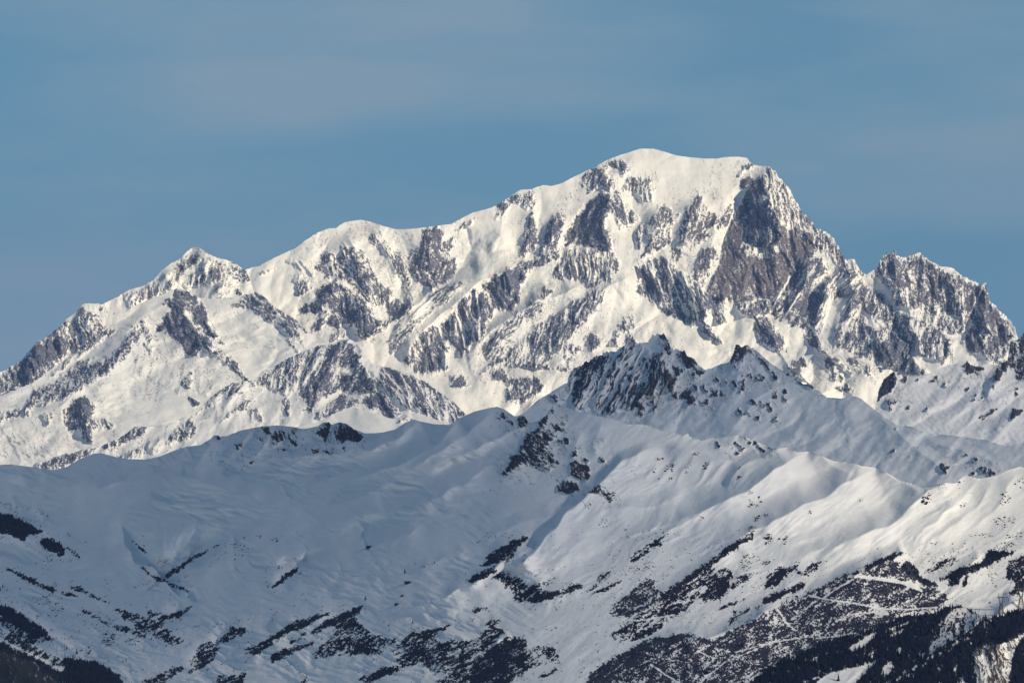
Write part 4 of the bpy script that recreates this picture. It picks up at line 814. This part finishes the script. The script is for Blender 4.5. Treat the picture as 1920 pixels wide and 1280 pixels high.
# ------------------------------------------------------------------ thin broken cloud over the near hills (above the picture): unseen, its thickness shaped to shade them
def shade_wanted(u, gy):
    """share of sunlight that the cloud lets through over the ground at direction u (photo column) and distance gy"""
    gy0 = gy; gyl = gy * np.exp(-1.35 * np.clip(950 - u, 0, 1000) / FOC * .95); gy = np.where(gy < 13500, gy * np.exp(-1.35 * np.clip(950 - u, 0, 1000) / FOC * .9), gy)
    near = np.interp(u, [-600, 0, 350, 700, 1000, 1250, 1500, 1750, 1950, 2400], [.78, .76, .70, .58, .40, .44, .60, .74, .78, .78])
    mid = np.interp(u, [-600, 0, 400, 800, 1100, 1350, 1600, 1950, 2400], [.20, .20, .17, .18, .26, .31, .38, .44, .5])
    far = np.interp(u, [-600, 500, 1000, 1500, 1700, 2000], [.9, .85, .75, .64, .60, .58])
    bot = np.interp(gy * np.exp(-1.35 * np.clip(950 - u, 0, 1000) / FOC * .9), [7600, 8300, 8900], [.26, .13, 0.0]) * (1 - sstep(1000, 1500, u)) 
    k1 = sstep(9300, 10800, gy); k2 = sstep(13200, 15800, gy0); k3 = sstep(17500, 20500, gy0); gy = gy0
    near = near * (1 - .80 * sstep(8350, 8950, gyl) * (1 - sstep(850, 1100, u)))
    v = (near + bot) * (1 - k1) + mid * k1
    v = v * (1 - k2) + far * k2
    return v * (1 - k3) + np.interp(gy, [20000, 24500, 27500, 29500, 31500], [.7, .80, .84, .93, 1.0]) * k3
uu = np.linspace(-1700, 3700, 136); yy = np.linspace(4200, 33000, 180)
U, GYc = np.meshgrid(uu, yy)
Tm = shade_wanted(U, GYc)
gxw = (U - CXP) / FOC * GYc
Tm = np.clip(Tm * (1 + .30 * fbm(gxw / 1500, GYc / 1500, 4, 201)) , 0.03, 1)
rim = sstep(-1700, -900, U) * (1 - sstep(2900, 3700, U)) * sstep(4200, 6000, GYc)
OP = np.clip((1 - np.sqrt(Tm)) * rim, 0, 1)
zg = np.interp(GYc, [6000, 8000, 9400, 12500, 17000, 24000, 33000], [1200, 1330, 1840, 2050, 2150, 2300, 3000])
tt = (6400 + 150 * fbm(gxw / 3000, GYc / 3000, 2, 207) - zg) / SUN[2]
CB = np.stack([gxw + SUN[0] * tt, GYc + SUN[1] * tt, zg + SUN[2] * tt], -1)
th = (420 * OP ** .8 * (1 + .5 * fbm(gxw / 700, GYc / 700, 4, 203)) + 6)
top_v = CB.copy(); top_v[..., 2] += th * .75; bot_v = CB.copy(); bot_v[..., 2] -= th * .25
n = U.size; ix = np.arange(n).reshape(U.shape)
qt = np.stack([ix[:-1, :-1], ix[:-1, 1:], ix[1:, 1:], ix[1:, :-1]], -1).reshape(-1, 4)
loop = np.concatenate([ix[0, :], ix[1:, -1], ix[-1, -2::-1], ix[-2:0:-1, 0]]); nxt = np.roll(loop, -1)
qr = np.stack([loop, loop + n, nxt + n, nxt], -1)
mc = bpy.data.materials.new('thin_cloud'); mc.use_nodes = True
nt = mc.node_tree; nt.nodes.clear()
o_ = nt.nodes.new('ShaderNodeOutputMaterial'); mxs = nt.nodes.new('ShaderNodeMixShader'); tr = nt.nodes.new('ShaderNodeBsdfTransparent')
tl = nt.nodes.new('ShaderNodeBsdfDiffuse'); tl.inputs[0].default_value = (.8, .8, .8, 1)
at_ = nt.nodes.new('ShaderNodeAttribute'); at_.attribute_name = 'opacity'
ct = nt.nodes.new('ShaderNodeMix'); ct.data_type = 'RGBA'; ct.inputs[6].default_value = (1, 1, 1, 1); ct.inputs[7].default_value = (0.83, 0.865, 1.0, 1)  # bluish tint added to cool the sunlight let through
cm = nt.nodes.new('ShaderNodeMapRange'); cm.inputs[2].default_value = 0.5; nt.links.new(at_.outputs['Fac'], cm.inputs[0]); nt.links.new(cm.outputs[0], ct.inputs[0]); nt.links.new(ct.outputs[2], tr.inputs[0])
nt.links.new(at_.outputs['Fac'], mxs.inputs[0]); nt.links.new(tr.outputs[0], mxs.inputs[1]); nt.links.new(tl.outputs[0], mxs.inputs[2]); nt.links.new(mxs.outputs[0], o_.inputs[0])
cl = mesh_obj('cloud', np.concatenate([top_v.reshape(-1, 3), bot_v.reshape(-1, 3)]), np.concatenate([qt, qt[:, ::-1] + n, qr]), mc, smooth=True)
a_ = cl.data.attributes.new('opacity', 'FLOAT', 'POINT'); a_.data.foreach_set('value', np.concatenate([OP.ravel(), OP.ravel()]).astype(np.float32))
tag(cl, 'unseen thin broken cloud layer high above the near hills, shaped to shade them', 'cloud', kind='stuff')

# ------------------------------------------------------------------ air
HAZE_DENSITY = 7.5e-6
mh = bpy.data.materials.new('air'); mh.use_nodes = True
nt = mh.node_tree; nt.nodes.clear()
o_ = nt.nodes.new('ShaderNodeOutputMaterial'); pv = nt.nodes.new('ShaderNodeVolumePrincipled')
pv.inputs['Color'].default_value = (0.30, 0.50, 1.0, 1); pv.inputs['Density'].default_value = HAZE_DENSITY; pv.inputs['Anisotropy'].default_value = 0.0
nt.links.new(pv.outputs[0], o_.inputs['Volume'])
zb, zt = float(GZ.min()) - 1.0, 4520.0
bx = np.array([[x, y, z] for z in (zb, zt) for y in (-22200, 62200) for x in (-48200, 48200)], np.float32)
hz = mesh_obj('haze', bx, np.array([[0, 2, 3, 1], [4, 5, 7, 6], [0, 1, 5, 4], [2, 6, 7, 3], [0, 4, 6, 2], [1, 3, 7, 5]]), mh)
tag(hz, 'pale blue haze in the air between the camera and the far mountains', 'haze', kind='stuff')

# ------------------------------------------------------------------ shrubs
M_SHRUB = plain_mat('bare_alder_twigs', (0.011, 0.012, 0.032), .45, .15)
M_CROWN = plain_mat('spruce_needles', (0.006, 0.010, 0.030), .5, .35)
M_BARK = plain_mat('spruce_bark', (0.05, 0.04, 0.035), .3, 1.0)
M_STONE = plain_mat('dark_stone', (0.013, 0.014, 0.026), .4, .3)
M_STEEL = plain_mat('galvanised_steel', (0.085, 0.09, 0.11), .1, .5, .5)
M_PLANK = plain_mat('weathered_planks', (0.026, 0.025, 0.030), .3, .8)
M_ROOF = plain_mat('slate_roof', (0.03, 0.031, 0.04), .3, 1.0)
g_ = (1 + 5 ** .5) / 2
ICO_V = np.array([(-1, g_, 0), (1, g_, 0), (-1, -g_, 0), (1, -g_, 0), (0, -1, g_), (0, 1, g_), (0, -1, -g_), (0, 1, -g_), (g_, 0, -1), (g_, 0, 1), (-g_, 0, -1), (-g_, 0, 1)], np.float32) / 1.902
ICO_F = np.array([(0, 11, 5), (0, 5, 1), (0, 1, 7), (0, 7, 10), (0, 10, 11), (1, 5, 9), (5, 11, 4), (11, 10, 2), (10, 7, 6), (7, 1, 8), (3, 9, 4), (3, 4, 2), (3, 2, 6), (3, 6, 8), (3, 8, 9), (4, 9, 5), (2, 4, 11), (6, 2, 10), (8, 6, 7), (9, 8, 1)], np.int32)
def blobs(name, P, R, zs, mat, jitter=.35):
    n = len(P)
    V = ICO_V[None] * (1 + jitter * rng.uniform(-1, 1, (n, 12, 1))) * R[:, None, None]
    a = rng.uniform(0, 6.28, n); ca, sa = np.cos(a)[:, None], np.sin(a)[:, None]
    x = V[..., 0] * ca - V[..., 1] * sa; y = V[..., 0] * sa + V[..., 1] * ca
    V = np.stack([x, y, V[..., 2] * zs[:, None]], -1) + P[:, None, :]
    F = (ICO_F[None] + (np.arange(n) * 12)[:, None, None]).reshape(-1, 3)
    return mesh_obj(name, V.reshape(-1, 3), F.astype(np.int32), mat)
inside = np.zeros(PL.heath.shape, bool)
for f in FOREST:
    q_ = PL.sl(f, 4); inside[q_] |= in_poly(PL.X[q_], PL.Yc[q_], f)
cand = (PL.Y >= PL.ytop[None] + 3) & (PL.Y < 1300) & (PL.X > -60) & (PL.X < 1980)
prob = np.where(PL.heath > .6, .20, np.where(PL.heath > .25, .09, 0)) * cand * np.where(inside, .5, 1)
ii, jj = np.nonzero(rng.random(prob.shape) < prob)
sx = PL.X[ii, jj] + rng.uniform(-.9, .9, len(ii)); sy = PL.Y[ii, jj] + rng.uniform(-.9, .9, len(ii))
SP = PL.at(sx, sy)
SR = (SP[:, 1] / FOC) * rng.uniform(.6, 1.4, len(ii)); SZ = rng.uniform(.65, 1.15, len(ii))
SP[:, 2] += SR * SZ * .25
sh = blobs('shrubs', SP, SR, SZ, M_SHRUB, .45)
tag(sh, 'dark leafless shrub thickets and heath matting the snowy near slopes', 'shrubs', kind='stuff')
N_SHRUB = len(SP)

# ------------------------------------------------------------------ boulders
CLUSTERS = [ # x, y, rx, ry, count, size range (photo px), description
 (1255,878,9,10,24,1.0,2.6,'in the tight rock cluster high on the broad right-hand snow spur'), (1237,861,6,2.5,6,1.5,2.8,'in the short dark streak under the spur crest'), (1322,874,7,9,18,.9,2.4,'scattered beside the grooves of the broad snow spur'), (1290,880,6,10,10,.8,1.8,'strung along a groove of the broad snow spur'),
 (1226,882,3,6,5,.8,1.8,'strung along a groove of the broad snow spur'), (1256,897,6,3,8,1,2.2,'at the foot of the tight rock cluster'), (1237,897,3,2,3,1.2,2.4,'at the foot of the tight rock cluster'), (1305,851,9,2.5,10,.8,1.8,'along the crest of the broad snow spur'), (1387,895,5,6,12,1,2.4,'below the small middle spur'), (1386,877,3,3,6,1,2.2,'below the small middle spur'),
 (1737,935,9,12,32,1,3.2,'in the black rock cluster on the bright right-hand slope'), (1805,947,8,6,14,1,2,'in the speckled patch on the bright slope'), (1885,935,12,16,30,.9,2.6,'in the curved rock patch near the right edge'), (1797,904,4,5,9,1,2.4,'on the notch of the bright crest'), (1768,914,9,6,9,.8,1.6,'under the bright crest'), (1912,903,10,14,24,.8,2,'in the speckled slope at the right edge'),
 (1885,980,22,14,26,.8,2,'in the speckled slope at the right edge'), (1903,1008,18,16,30,.8,2.2,'in the speckled slope at the right edge'), (1520,960,4,4,6,.8,1.8,'alone on the smooth snow below the long crest'), (1610,937,8,6,7,.7,1.4,'alone on the smooth snow below the long crest'),
 (1440,1010,8,11,24,1.2,2.8,'in the round cluster beside the faint ski track'), (1470,1012,12,8,16,1,2.2,'in the slanted cluster right of the ski track'), (1420,970,8,7,12,1,2.8,'in the rock patch at the top of the ski track'), (1436,966,5,4,8,1,2.4,'in the rock patch at the top of the ski track'), (1315,972,5,4,7,.9,2,'alone on the mid snow slope'), (1243,1000,14,10,16,.8,1.8,'sprinkled above the slanted shrub bands'),
 (1410,992,6,8,12,1,2.2,'beside the upper end of the long shrub band'), (1402,1055,16,18,34,.9,2.2,'sprinkled below the ski track'), (1437,1055,8,6,10,1,2.6,'sprinkled below the ski track'), (1195,1063,34,24,60,.7,1.9,'sprinkled above the slanted shrub bands'), (1137,978,14,12,22,.7,1.8,'strung down the left spur'), (1124,914,10,7,10,1,2.2,'in the outcrop below the left spur crest'), (1146,932,8,10,26,.9,2.4,'in the outcrop below the left spur crest'), (1107,945,4,8,6,.7,1.6,'in the outcrop below the left spur crest'),
 (1413,944,14,14,22,.9,2.6,'in the loose rock patch on the middle snow slope'), (1407,922,8,6,10,.8,1.8,'in the loose rock patch on the middle snow slope'), (1355,1035,30,12,18,.7,1.6,'sprinkled above the long shrub band'), (450,1027,26,24,40,.7,2.0,'on the small dome in the shaded valley'), (515,1012,6,5,7,1,2.2,'on the small dome in the shaded valley'), (486,1005,8,4,6,.8,1.6,'on the small dome in the shaded valley'), (527,1063,5,5,6,.8,1.8,'on the shaded valley slope'),
 (205,1195,13,14,44,.8,2.6,'in the round patch on the lower left snow slope'), (250,1203,16,8,26,.8,2,'in the scatter on the lower left snow slope'), (162,1218,13,8,22,.8,2,'in the scatter on the lower left snow slope'), (178,1160,34,16,44,.6,1.6,'in the scatter on the lower left snow slope'), (82,1127,16,10,24,.8,2.2,'in the scatter on the lower left snow slope'), (110,1140,20,10,24,.7,2.2,'in the scatter on the lower left snow slope'), (310,1054,20,16,20,.6,1.4,'above the dark valley gully'),
 (1190,880,12,10,5,.6,1.2,'on the broad right-hand snow spur'), (1225,1010,60,14,16,.5,1.1,'sprinkled above the slanted shrub bands'), (1000,1072,40,14,16,.5,1.2,'on the slope below the left spur'), (1060,1010,40,26,16,.5,1.1,'on the slope below the left spur'), (800,1060,26,10,9,.7,1.5,'on the pale knoll in the valley'), (1800,915,30,20,20,.5,1.2,'under the bright crest'), (1690,960,60,30,10,.5,1.1,'alone on the smooth snow below the long crest'),
 (930,925,50,10,8,.6,1.3,'in the shaded bowl below the outcrop'), (1840,1003,26,5,30,.7,1.6,'in the dotted line crossing the bright slope'), (1880,975,24,5,26,.7,1.5,'in the dotted line crossing the bright slope'), (1745,1018,20,4,14,.7,1.6,'in the dotted line crossing the bright slope'), (1880,1025,22,10,40,.8,1.9,'above the dense shrubs at the right edge')]
items = []
for (cx, cy, rx, ry, nn, s0, s1, desc) in CLUSTERS:
    for k in range(nn):
        a = rng.uniform(0, 6.283); r = rng.random() ** .6
        dx, dy = rx * r * math.cos(a), ry * r * math.sin(a)
        if cx > 900: dx, dy = dx + dy * -.35, dy
        x, y = cx + dx, cy + dy
        yt = np.interp(x, PL.px, PL.ytop)
        if y < yt + 2 or y > 1279: continue
        items.append((x, y, s0 + (s1 - s0) * rng.random() ** 2, desc))
items.sort(key=lambda q: -q[2])
stone_meshes = []
for k in range(5):
    v = ICO_V * (1 + .28 * rng.uniform(-1, 1, (12, 1))) * np.array([1.15, .95, .8]); 
    o = mesh_obj('boulder_shape', v, ICO_F, M_STONE, link=False); stone_meshes.append(o.data); bpy.data.objects.remove(o)
PB = PL.at([q[0] for q in items], [q[1] for q in items])
for k, (x, y, s, desc) in enumerate(items[:290]):
    o = bpy.data.objects.new('boulder', stone_meshes[k % 5]); COL.objects.link(o)
    r = s * 1.02 * PB[k, 1] / FOC
    o.location = (PB[k, 0], PB[k, 1], PB[k, 2] + r * .2); o.scale = (r, r, r * rng.uniform(.7, 1.05)); o.rotation_euler = (0, 0, rng.uniform(0, 6.28))
    tag(o, 'small dark boulder ' + desc, 'boulder', 'boulders ' + desc)
rest = items[290:]
Rr = np.array([q[2] for q in rest]) * .98 * PB[290:, 1] / FOC
bo = blobs('boulders', PB[290:] + np.stack([0 * Rr, 0 * Rr, Rr * .15], -1), Rr, rng.uniform(.6, 1, len(rest)), M_STONE, .3)
tag(bo, 'scattered tiny dark stones poking out of the near snow slopes', 'stones', kind='stuff')

# ------------------------------------------------------------------ conifers
def crown_bm(h, r, tiers, seg, seed):
    rr = np.random.default_rng(seed); V = []; F = []
    for i in range(tiers):
        f = i / tiers
        z0 = h * (.07 + .80 * f); z1 = min(h, z0 + h * (.34 - .12 * f) + (h * .06 if i == tiers - 1 else 0)); ra = r * (1 - f) ** .85 * (1 + .12 * rr.uniform(-1, 1)) + r * .06
        b = len(V); V.append((rr.uniform(-.05, .05) * r, rr.uniform(-.05, .05) * r, z1))
        ph = rr.uniform(0, 6)
        for k in range(seg):
            a = ph + 6.2832 * k / seg; q = ra * (1.0 if k % 2 else .66) * rr.uniform(.82, 1.15)
            V.append((q * math.cos(a), q * math.sin(a), z0 - h * .03 * (k % 2) + rr.uniform(-.02, .02) * h))
        V.append((0, 0, z0 + h * .03)); c = len(V) - 1
        for k in range(seg):
            F.append((b, b + 1 + k, b + 1 + (k + 1) % seg)); F.append((c, b + 1 + (k + 1) % seg, b + 1 + k))
    return np.array(V, np.float32), np.array(F, np.int32)
TREE_VAR = [crown_bm(1.0, .19, 5, 8, 31), crown_bm(1.0, .23, 4, 8, 32), crown_bm(1.0, .16, 5, 8, 33), crown_bm(1.0, .30, 4, 8, 34)]
crown_meshes = []
for v, f in TREE_VAR:
    o = mesh_obj('crown_shape', v, f, M_CROWN, link=False); crown_meshes.append(o.data); bpy.data.objects.remove(o)
tv = np.array([(.022 * math.cos(a), .022 * math.sin(a), z) for z in (-.06, .35) for a in np.arange(6) * math.pi / 3])
trunk_o = mesh_obj('trunk_shape', tv, np.array([(k, (k + 1) % 6, 6 + (k + 1) % 6, 6 + k) for k in range(6)]), M_BARK, link=False); trunk_mesh = trunk_o.data; bpy.data.objects.remove(trunk_o)
def plant_conifer(P, h, var, label, group):
    r = bpy.data.objects.new('conifer', None); COL.objects.link(r)
    r.location = tuple(P); r.scale = (h, h, h); r.rotation_euler = (0, 0, rng.uniform(0, 6.28)); r.empty_display_size = .1
    tag(r, label, 'conifer', group)
    c = bpy.data.objects.new('crown', crown_meshes[var]); COL.objects.link(c); c.parent = r
    tr_ = bpy.data.objects.new('trunk', trunk_mesh); COL.objects.link(tr_); tr_.parent = r
LONE = [(1475,1129,10,2,'left of the two tiny dark conifers standing together on the shrub hill crest'), (1485,1128,9,1,'right of the two tiny dark conifers standing together on the shrub hill crest'), (1627,1064,11,3,'round dark conifer alone on the snow crest above the upper snow track'),
 (1572,1276,15,3,'broad dark conifer alone in the small snow clearing near the bottom edge'), (759,1074,10,1,'tiny lone conifer at the left end of the pale valley knoll'), (815,1056,6,1,'tiny conifer on top of the pale valley knoll'), (1052,1129,7,2,'tiny conifer below the thick dark shrub band'),
 (1522,1186,13,3,'dark round conifer standing amid the grey shrubs below the long track'), (1391,1212,14,3,'dark conifer in the shrub hill, left of the amid-shrub round one'), (1222,1221,14,1,'dark pointed conifer near the upper left edge of the shrub hill'), (1734,1138,13,2,'dark conifer standing in the grey shrub patch beside the snow track'),
 (685,1124,9,3,'small bushy conifer at the end of the snow bank in the valley'), (774,1168,10,2,'thin dark conifer on the open snow right of the shrub patches'), (5,1101,8,1,'topmost of three small conifers at the left edge on open snow'), (0.5,1107,9,1,'leftmost of three small conifers at the left edge on open snow'), (13,1107,7,2,'rightmost of three small conifers at the left edge on open snow'),
 (10,1144,15,1,'tall pointed conifer at the top of the lower left wood'), (101,1247,16,1,'pointed conifer standing out of the dark strip by the snow track'), (144,1225,11,3,'bushy conifer at the end of the lower left shrub line'), (125,1217,8,1,'small conifer just above the bushy one in the lower left'), (1325,1262,14,3,'dark conifer low in the shrub hill near the bottom edge')]
for (x, y, hp, var, lab) in LONE:
    P_ = PL.at([x], [y])[0]; plant_conifer(P_, hp * P_[1] / FOC, var, lab, 'lone conifers')
spots = []
FG = ['in the dense dark wood at the lower right corner', 'in the wood at the right edge beside the pale cliff', 'in the dark clump at the left edge', 'in the small clump right of the left-edge clump', 'in the dark wood at the bottom left', 'in the dark strip under the lower left snow track', 'in the wooded strip on the lower left slope', 'in the tree cluster above the upper snow track', 'in the tree line above the snow meadow', 'in the little group on the snow meadow', 'in the little group on the snow meadow']
for fi, f in enumerate(FOREST):
    Pn = np.array(f); a, b = Pn.min(0), Pn.max(0)
    area = (b[0] - a[0]) * (b[1] - a[1])
    n = int(area / (15 if fi in (0, 1) else 11))
    xs = rng.uniform(a[0], b[0], n); ys = rng.uniform(a[1], b[1], n)
    ok = in_poly(xs, ys, f) & (ys < 1296) & (xs > -25) & (xs < 1945)
    if fi in (0, 1): ok &= ~in_poly(xs, ys, [(1824,1216),(1835,1209),(1870,1206),(1896,1197),(1900,1207),(1890,1240),(1884,1300),(1832,1300)])
    for c in CLEAR:
        ok &= ~(sdist(xs, ys, c) > -2.0 + 2 * rng.random(n))
    hs = rng.uniform(7.5, 14.5, n) if fi in (0, 1) else (rng.uniform(5, 9, n) if fi in (2, 3, 5, 6) else rng.uniform(5, 8.5, n))
    for x, y, h in zip(xs[ok], ys[ok], hs[ok]): spots.append((x, y, h, fi))
for (x, y, h) in [(1781,1096,9),(1787,1098,7),(1797,1095,10),(1812,1088,9),(1807,1100,8),(1826,1072,4),(1835,1069,4),(1831,1071,4)]: spots.append((x, y, h, 9))
# frosted trees of the pale patch inside the wood
for k in range(46):
    x, y = rng.uniform(1740, 1845), rng.uniform(1135, 1222)
    if in_poly(np.array([x]), np.array([y]), CLEAR[3])[0]: spots.append((x, y, rng.uniform(5, 10), 0))
spots.sort(key=lambda q: -(q[2] + (2.0 if 0 <= q[0] < 1920 and q[1] < 1279 else -9) + (1.2 if q[3] == 9 else 0)))
PS = PL.at([q[0] for q in spots], [q[1] for q in spots])
n_ind = 300 - len(LONE)
for k in range(min(n_ind, len(spots))):
    x, y, h, fi = spots[k]
    size = 'tall' if h > 12.5 else ('small' if h < 9 else 'dark')
    if fi == 0:
        where = 'in the dense wood at the lower right'
        for nm, c in (('meadow clearing at the bottom edge', CLEAR[1]), ('long narrow snow strip', CLEAR[0]), ('frosty pale patch', CLEAR[3]), ('thin upper snow strip', CLEAR[2]), ('pale gullied cliff', [(1824,1216),(1835,1209),(1870,1206),(1896,1197),(1888,1300),(1832,1300)])):
            if sdist(np.array([x]), np.array([y]), c)[0] > -11: where = 'beside the ' + nm + ', lower right wood'; break
        else:
            if y > 1262: where = 'at the bottom edge of the lower right wood'
            elif y < 1135 + max(0, 1760 - x) * .30 + 16: where = 'along the upper edge of the lower right wood'
            elif x > 1850: where = 'in the wood between the pylons and the pale cliff'
    else: where = FG[fi]
    plant_conifer(PS[k], h * PS[k, 1] / FOC, int(rng.integers(0, 3)), size + ' conifer ' + where, 'conifers ' + where)
VV, FF, off = [], [], 0
for k in range(n_ind, len(spots)):
    x, y, h, fi = spots[k]; v, f = TREE_VAR[int(rng.integers(0, 3))]
    H = h * PS[k, 1] / FOC; a = rng.uniform(0, 6.28); ca, sa = math.cos(a), math.sin(a)
    w = np.stack([v[:, 0] * ca - v[:, 1] * sa, v[:, 0] * sa + v[:, 1] * ca, v[:, 2]], -1) * H + PS[k]
    VV.append(w); FF.append(f + off); off += len(v)
fo_ = mesh_obj('conifer_wood', np.concatenate(VV), np.concatenate(FF).astype(np.int32), M_CROWN)
tag(fo_, 'dense mass of dark conifers covering the lower slopes beyond the single trees', 'wood', kind='stuff')

# ------------------------------------------------------------------ lattice pylons
def bar(V, F, a, b, w):
    a, b = np.array(a, float), np.array(b, float); d = b - a; L = np.linalg.norm(d); d /= L
    u = np.cross(d, (0, 0, 1) if abs(d[2]) < .9 else (1, 0, 0)); u /= np.linalg.norm(u); v = np.cross(d, u); o = len(V)
    for p_ in (a, b):
        for s, t_ in ((-1, -1), (1, -1), (1, 1), (-1, 1)): V.append(p_ + (u * s + v * t_) * w / 2)
    for k in range(4): F.append((o + k, o + (k + 1) % 4, o + 4 + (k + 1) % 4, o + 4 + k))
    F.append((o + 3, o + 2, o + 1, o)); F.append((o + 4, o + 5, o + 6, o + 7))
def bars(name, segs, w, parent):
    V, F = [], []
    for a, b in segs: bar(V, F, a, b, w)
    return mesh_obj(name, np.array(V), np.array(F, np.int32), M_STEEL, parent)
def make_pylon(loc, H, rz, label):
    r = bpy.data.objects.new('pylon', None); COL.objects.link(r); r.location = tuple(loc); r.rotation_euler = (0, 0, rz)
    tag(r, label, 'pylon', 'lattice power pylons')
    b0, b1, zw, zc = H * .13, H * .045, H * .42, H * .76
    cor = [(-1, -1), (1, -1), (1, 1), (-1, 1)]
    for sx_, sy_ in cor: bars('leg', [((sx_ * b0, sy_ * b0, -2), (sx_ * b1, sy_ * b1, zw))], 1.0, r)
    seg = []; nlev = 4
    lv = [(b0 + (b1 - b0) * k / nlev, zw * k / nlev) for k in range(nlev + 1)]
    for k in range(nlev):
        (w0, z0), (w1, z1) = lv[k], lv[k + 1]
        for i in range(4):
            (ax, ay), (bx_, by_) = cor[i], cor[(i + 1) % 4]
            seg += [((ax * w0, ay * w0, z0), (bx_ * w1, by_ * w1, z1)), ((bx_ * w0, by_ * w0, z0), (ax * w1, ay * w1, z1)), ((ax * w1, ay * w1, z1), (bx_ * w1, by_ * w1, z1))]
    bars('brace', seg, .5, r)
    for s in (-1, 1):
        x1 = s * H * .105
        sg = [((s * b1, -b1, zw), (x1 - s * .8, -.8, zc)), ((s * b1, b1, zw), (x1 - s * .8, .8, zc)), ((0, -b1, zw), (x1 + s * .8, -.8, zc)), ((0, b1, zw), (x1 + s * .8, .8, zc))]
        for k in range(4):
            f0, f1 = k / 4, (k + 1) / 4
            sg.append(((s * b1 + (x1 - s * b1) * f0, 0, zw + (zc - zw) * f0), (0 + x1 * f1, 0, zw + (zc - zw) * f1)))
        bars('upright', sg, .8, r)
        bars('peak', [((x1 - .9, 0, zc + 2), (x1 + s * .6, 0, H)), ((x1 + .9, 0, zc + 2), (x1 + s * .6, 0, H))], .5, r)
    w = H * .19
    sg = [((-w, -.9, zc), (w, -.9, zc)), ((-w, .9, zc), (w, .9, zc)), ((-w * .8, 0, zc + 2.2), (w * .8, 0, zc + 2.2)), ((-w, 0, zc), (-w * .8, 0, zc + 2.2)), ((w, 0, zc), (w * .8, 0, zc + 2.2))]
    for k in range(10):
        x0, x1 = -w * .8 + 1.6 * w * k / 10, -w * .8 + 1.6 * w * (k + 1) / 10
        sg.append(((x0, 0, zc if k % 2 else zc + 2.2), (x1, 0, zc + 2.2 if k % 2 else zc)))
    bars('crossarm', sg, .9, r)
    for x in (-w * .92, 0, w * .92): bars('insulator', [((x, 0, zc - .2), (x, 0, zc - 4))], .4, r)
P1 = PL.at([1877.0], [1151.0])[0]; make_pylon(P1, 41 * P1[1] / FOC, .1, 'grey lattice pylon with a forked top on the snow meadow above the wood')
P2 = PL.at([1914.5], [1142.0])[0]; make_pylon(P2, 50 * P2[1] / FOC, .1, 'larger lattice pylon cut by the right edge, in front of dark shrubs')

# ------------------------------------------------------------------ mountain huts
def make_hut(loc, w, d, h, rz, label):
    r = bpy.data.objects.new('hut', None); COL.objects.link(r); r.location = tuple(loc); r.rotation_euler = (0, 0, rz)
    tag(r, label, 'hut', 'mountain huts in the valley')
    x, y, e = w / 2, d / 2, h * .55
    V = [(-x, -y, -2), (x, -y, -2), (x, y, -2), (-x, y, -2), (-x, -y, e), (x, -y, e), (x, y, e), (-x, y, e), (-x, 0, h), (x, 0, h)]
    mesh_obj('wall', np.array(V), [(0, 1, 5, 4), (2, 3, 7, 6), (1, 2, 6, 9, 5), (3, 0, 4, 8, 7)], M_PLANK, r)
    o, t_ = w * .07, .35
    def slab(s):
        sl_ = (h - e) / y
        a = [(-x - o, 0, h + .25), (x + o, 0, h + .25), (x + o, s * (y + o), e - o * sl_ + .25), (-x - o, s * (y + o), e - o * sl_ + .25)]
        V = a + [(p_[0], p_[1], p_[2] + t_) for p_ in a]
        return V
    V = slab(-1) + slab(1)
    F = []
    for b in (0, 8): F += [(b, b + 1, b + 2, b + 3), (b + 7, b + 6, b + 5, b + 4), (b, b + 4, b + 5, b + 1), (b + 1, b + 5, b + 6, b + 2), (b + 2, b + 6, b + 7, b + 3), (b + 3, b + 7, b + 4, b)]
    mesh_obj('roof', np.array(V), F, M_ROOF, r)
    bx_ = lambda cx, cy, cz, a, b, c: (np.array([(cx + i * a, cy + j * b, cz + k * c) for k in (-1, 1) for j in (-1, 1) for i in (-1, 1)]), np.array([(0, 1, 3, 2), (4, 6, 7, 5), (0, 4, 5, 1), (2, 3, 7, 6), (0, 2, 6, 4), (1, 5, 7, 3)]))
    v, f = bx_(-w * .2, -y - .05, 1.0, .6, .08, 1.1); mesh_obj('door', v, f, M_ROOF, r)
    for k in (.1, .3): v, f = bx_(w * k, -y - .04, 1.6, .5, .07, .5); mesh_obj('window', v, f, M_STONE, r)
    v, f = bx_(w * .25, y * .3, h - .2, .4, .4, 1.2); mesh_obj('chimney', v, f, M_STONE, r)
for (x, y, wp, hp, rz, lab) in ((692, 1027, 9.5, 4.2, .2, 'dark hut alone on the smooth shaded valley floor'), (764.5, 1093, 11, 3.6, -.1, 'long low dark hut at the foot of the pale valley knoll'), (743.5, 1134, 6.5, 3.6, .3, 'small dark hut on the open snow above the valley shrubs'), (754, 1117.5, 5.5, 2.4, .0, 'tiny dark hut between the small hut and the long low one')):
    P_ = PL.at([x], [y])[0]; s = P_[1] / FOC
    make_hut(P_, wp * s, wp * s * .7, hp * s, rz, lab)
print('TRIS', sum(l[0].ntri for l in LAYERS), 'shrubs', N_SHRUB, 'boulders', len(items), 'trees', len(spots), 'script s', round(time.time() - T_START, 1))
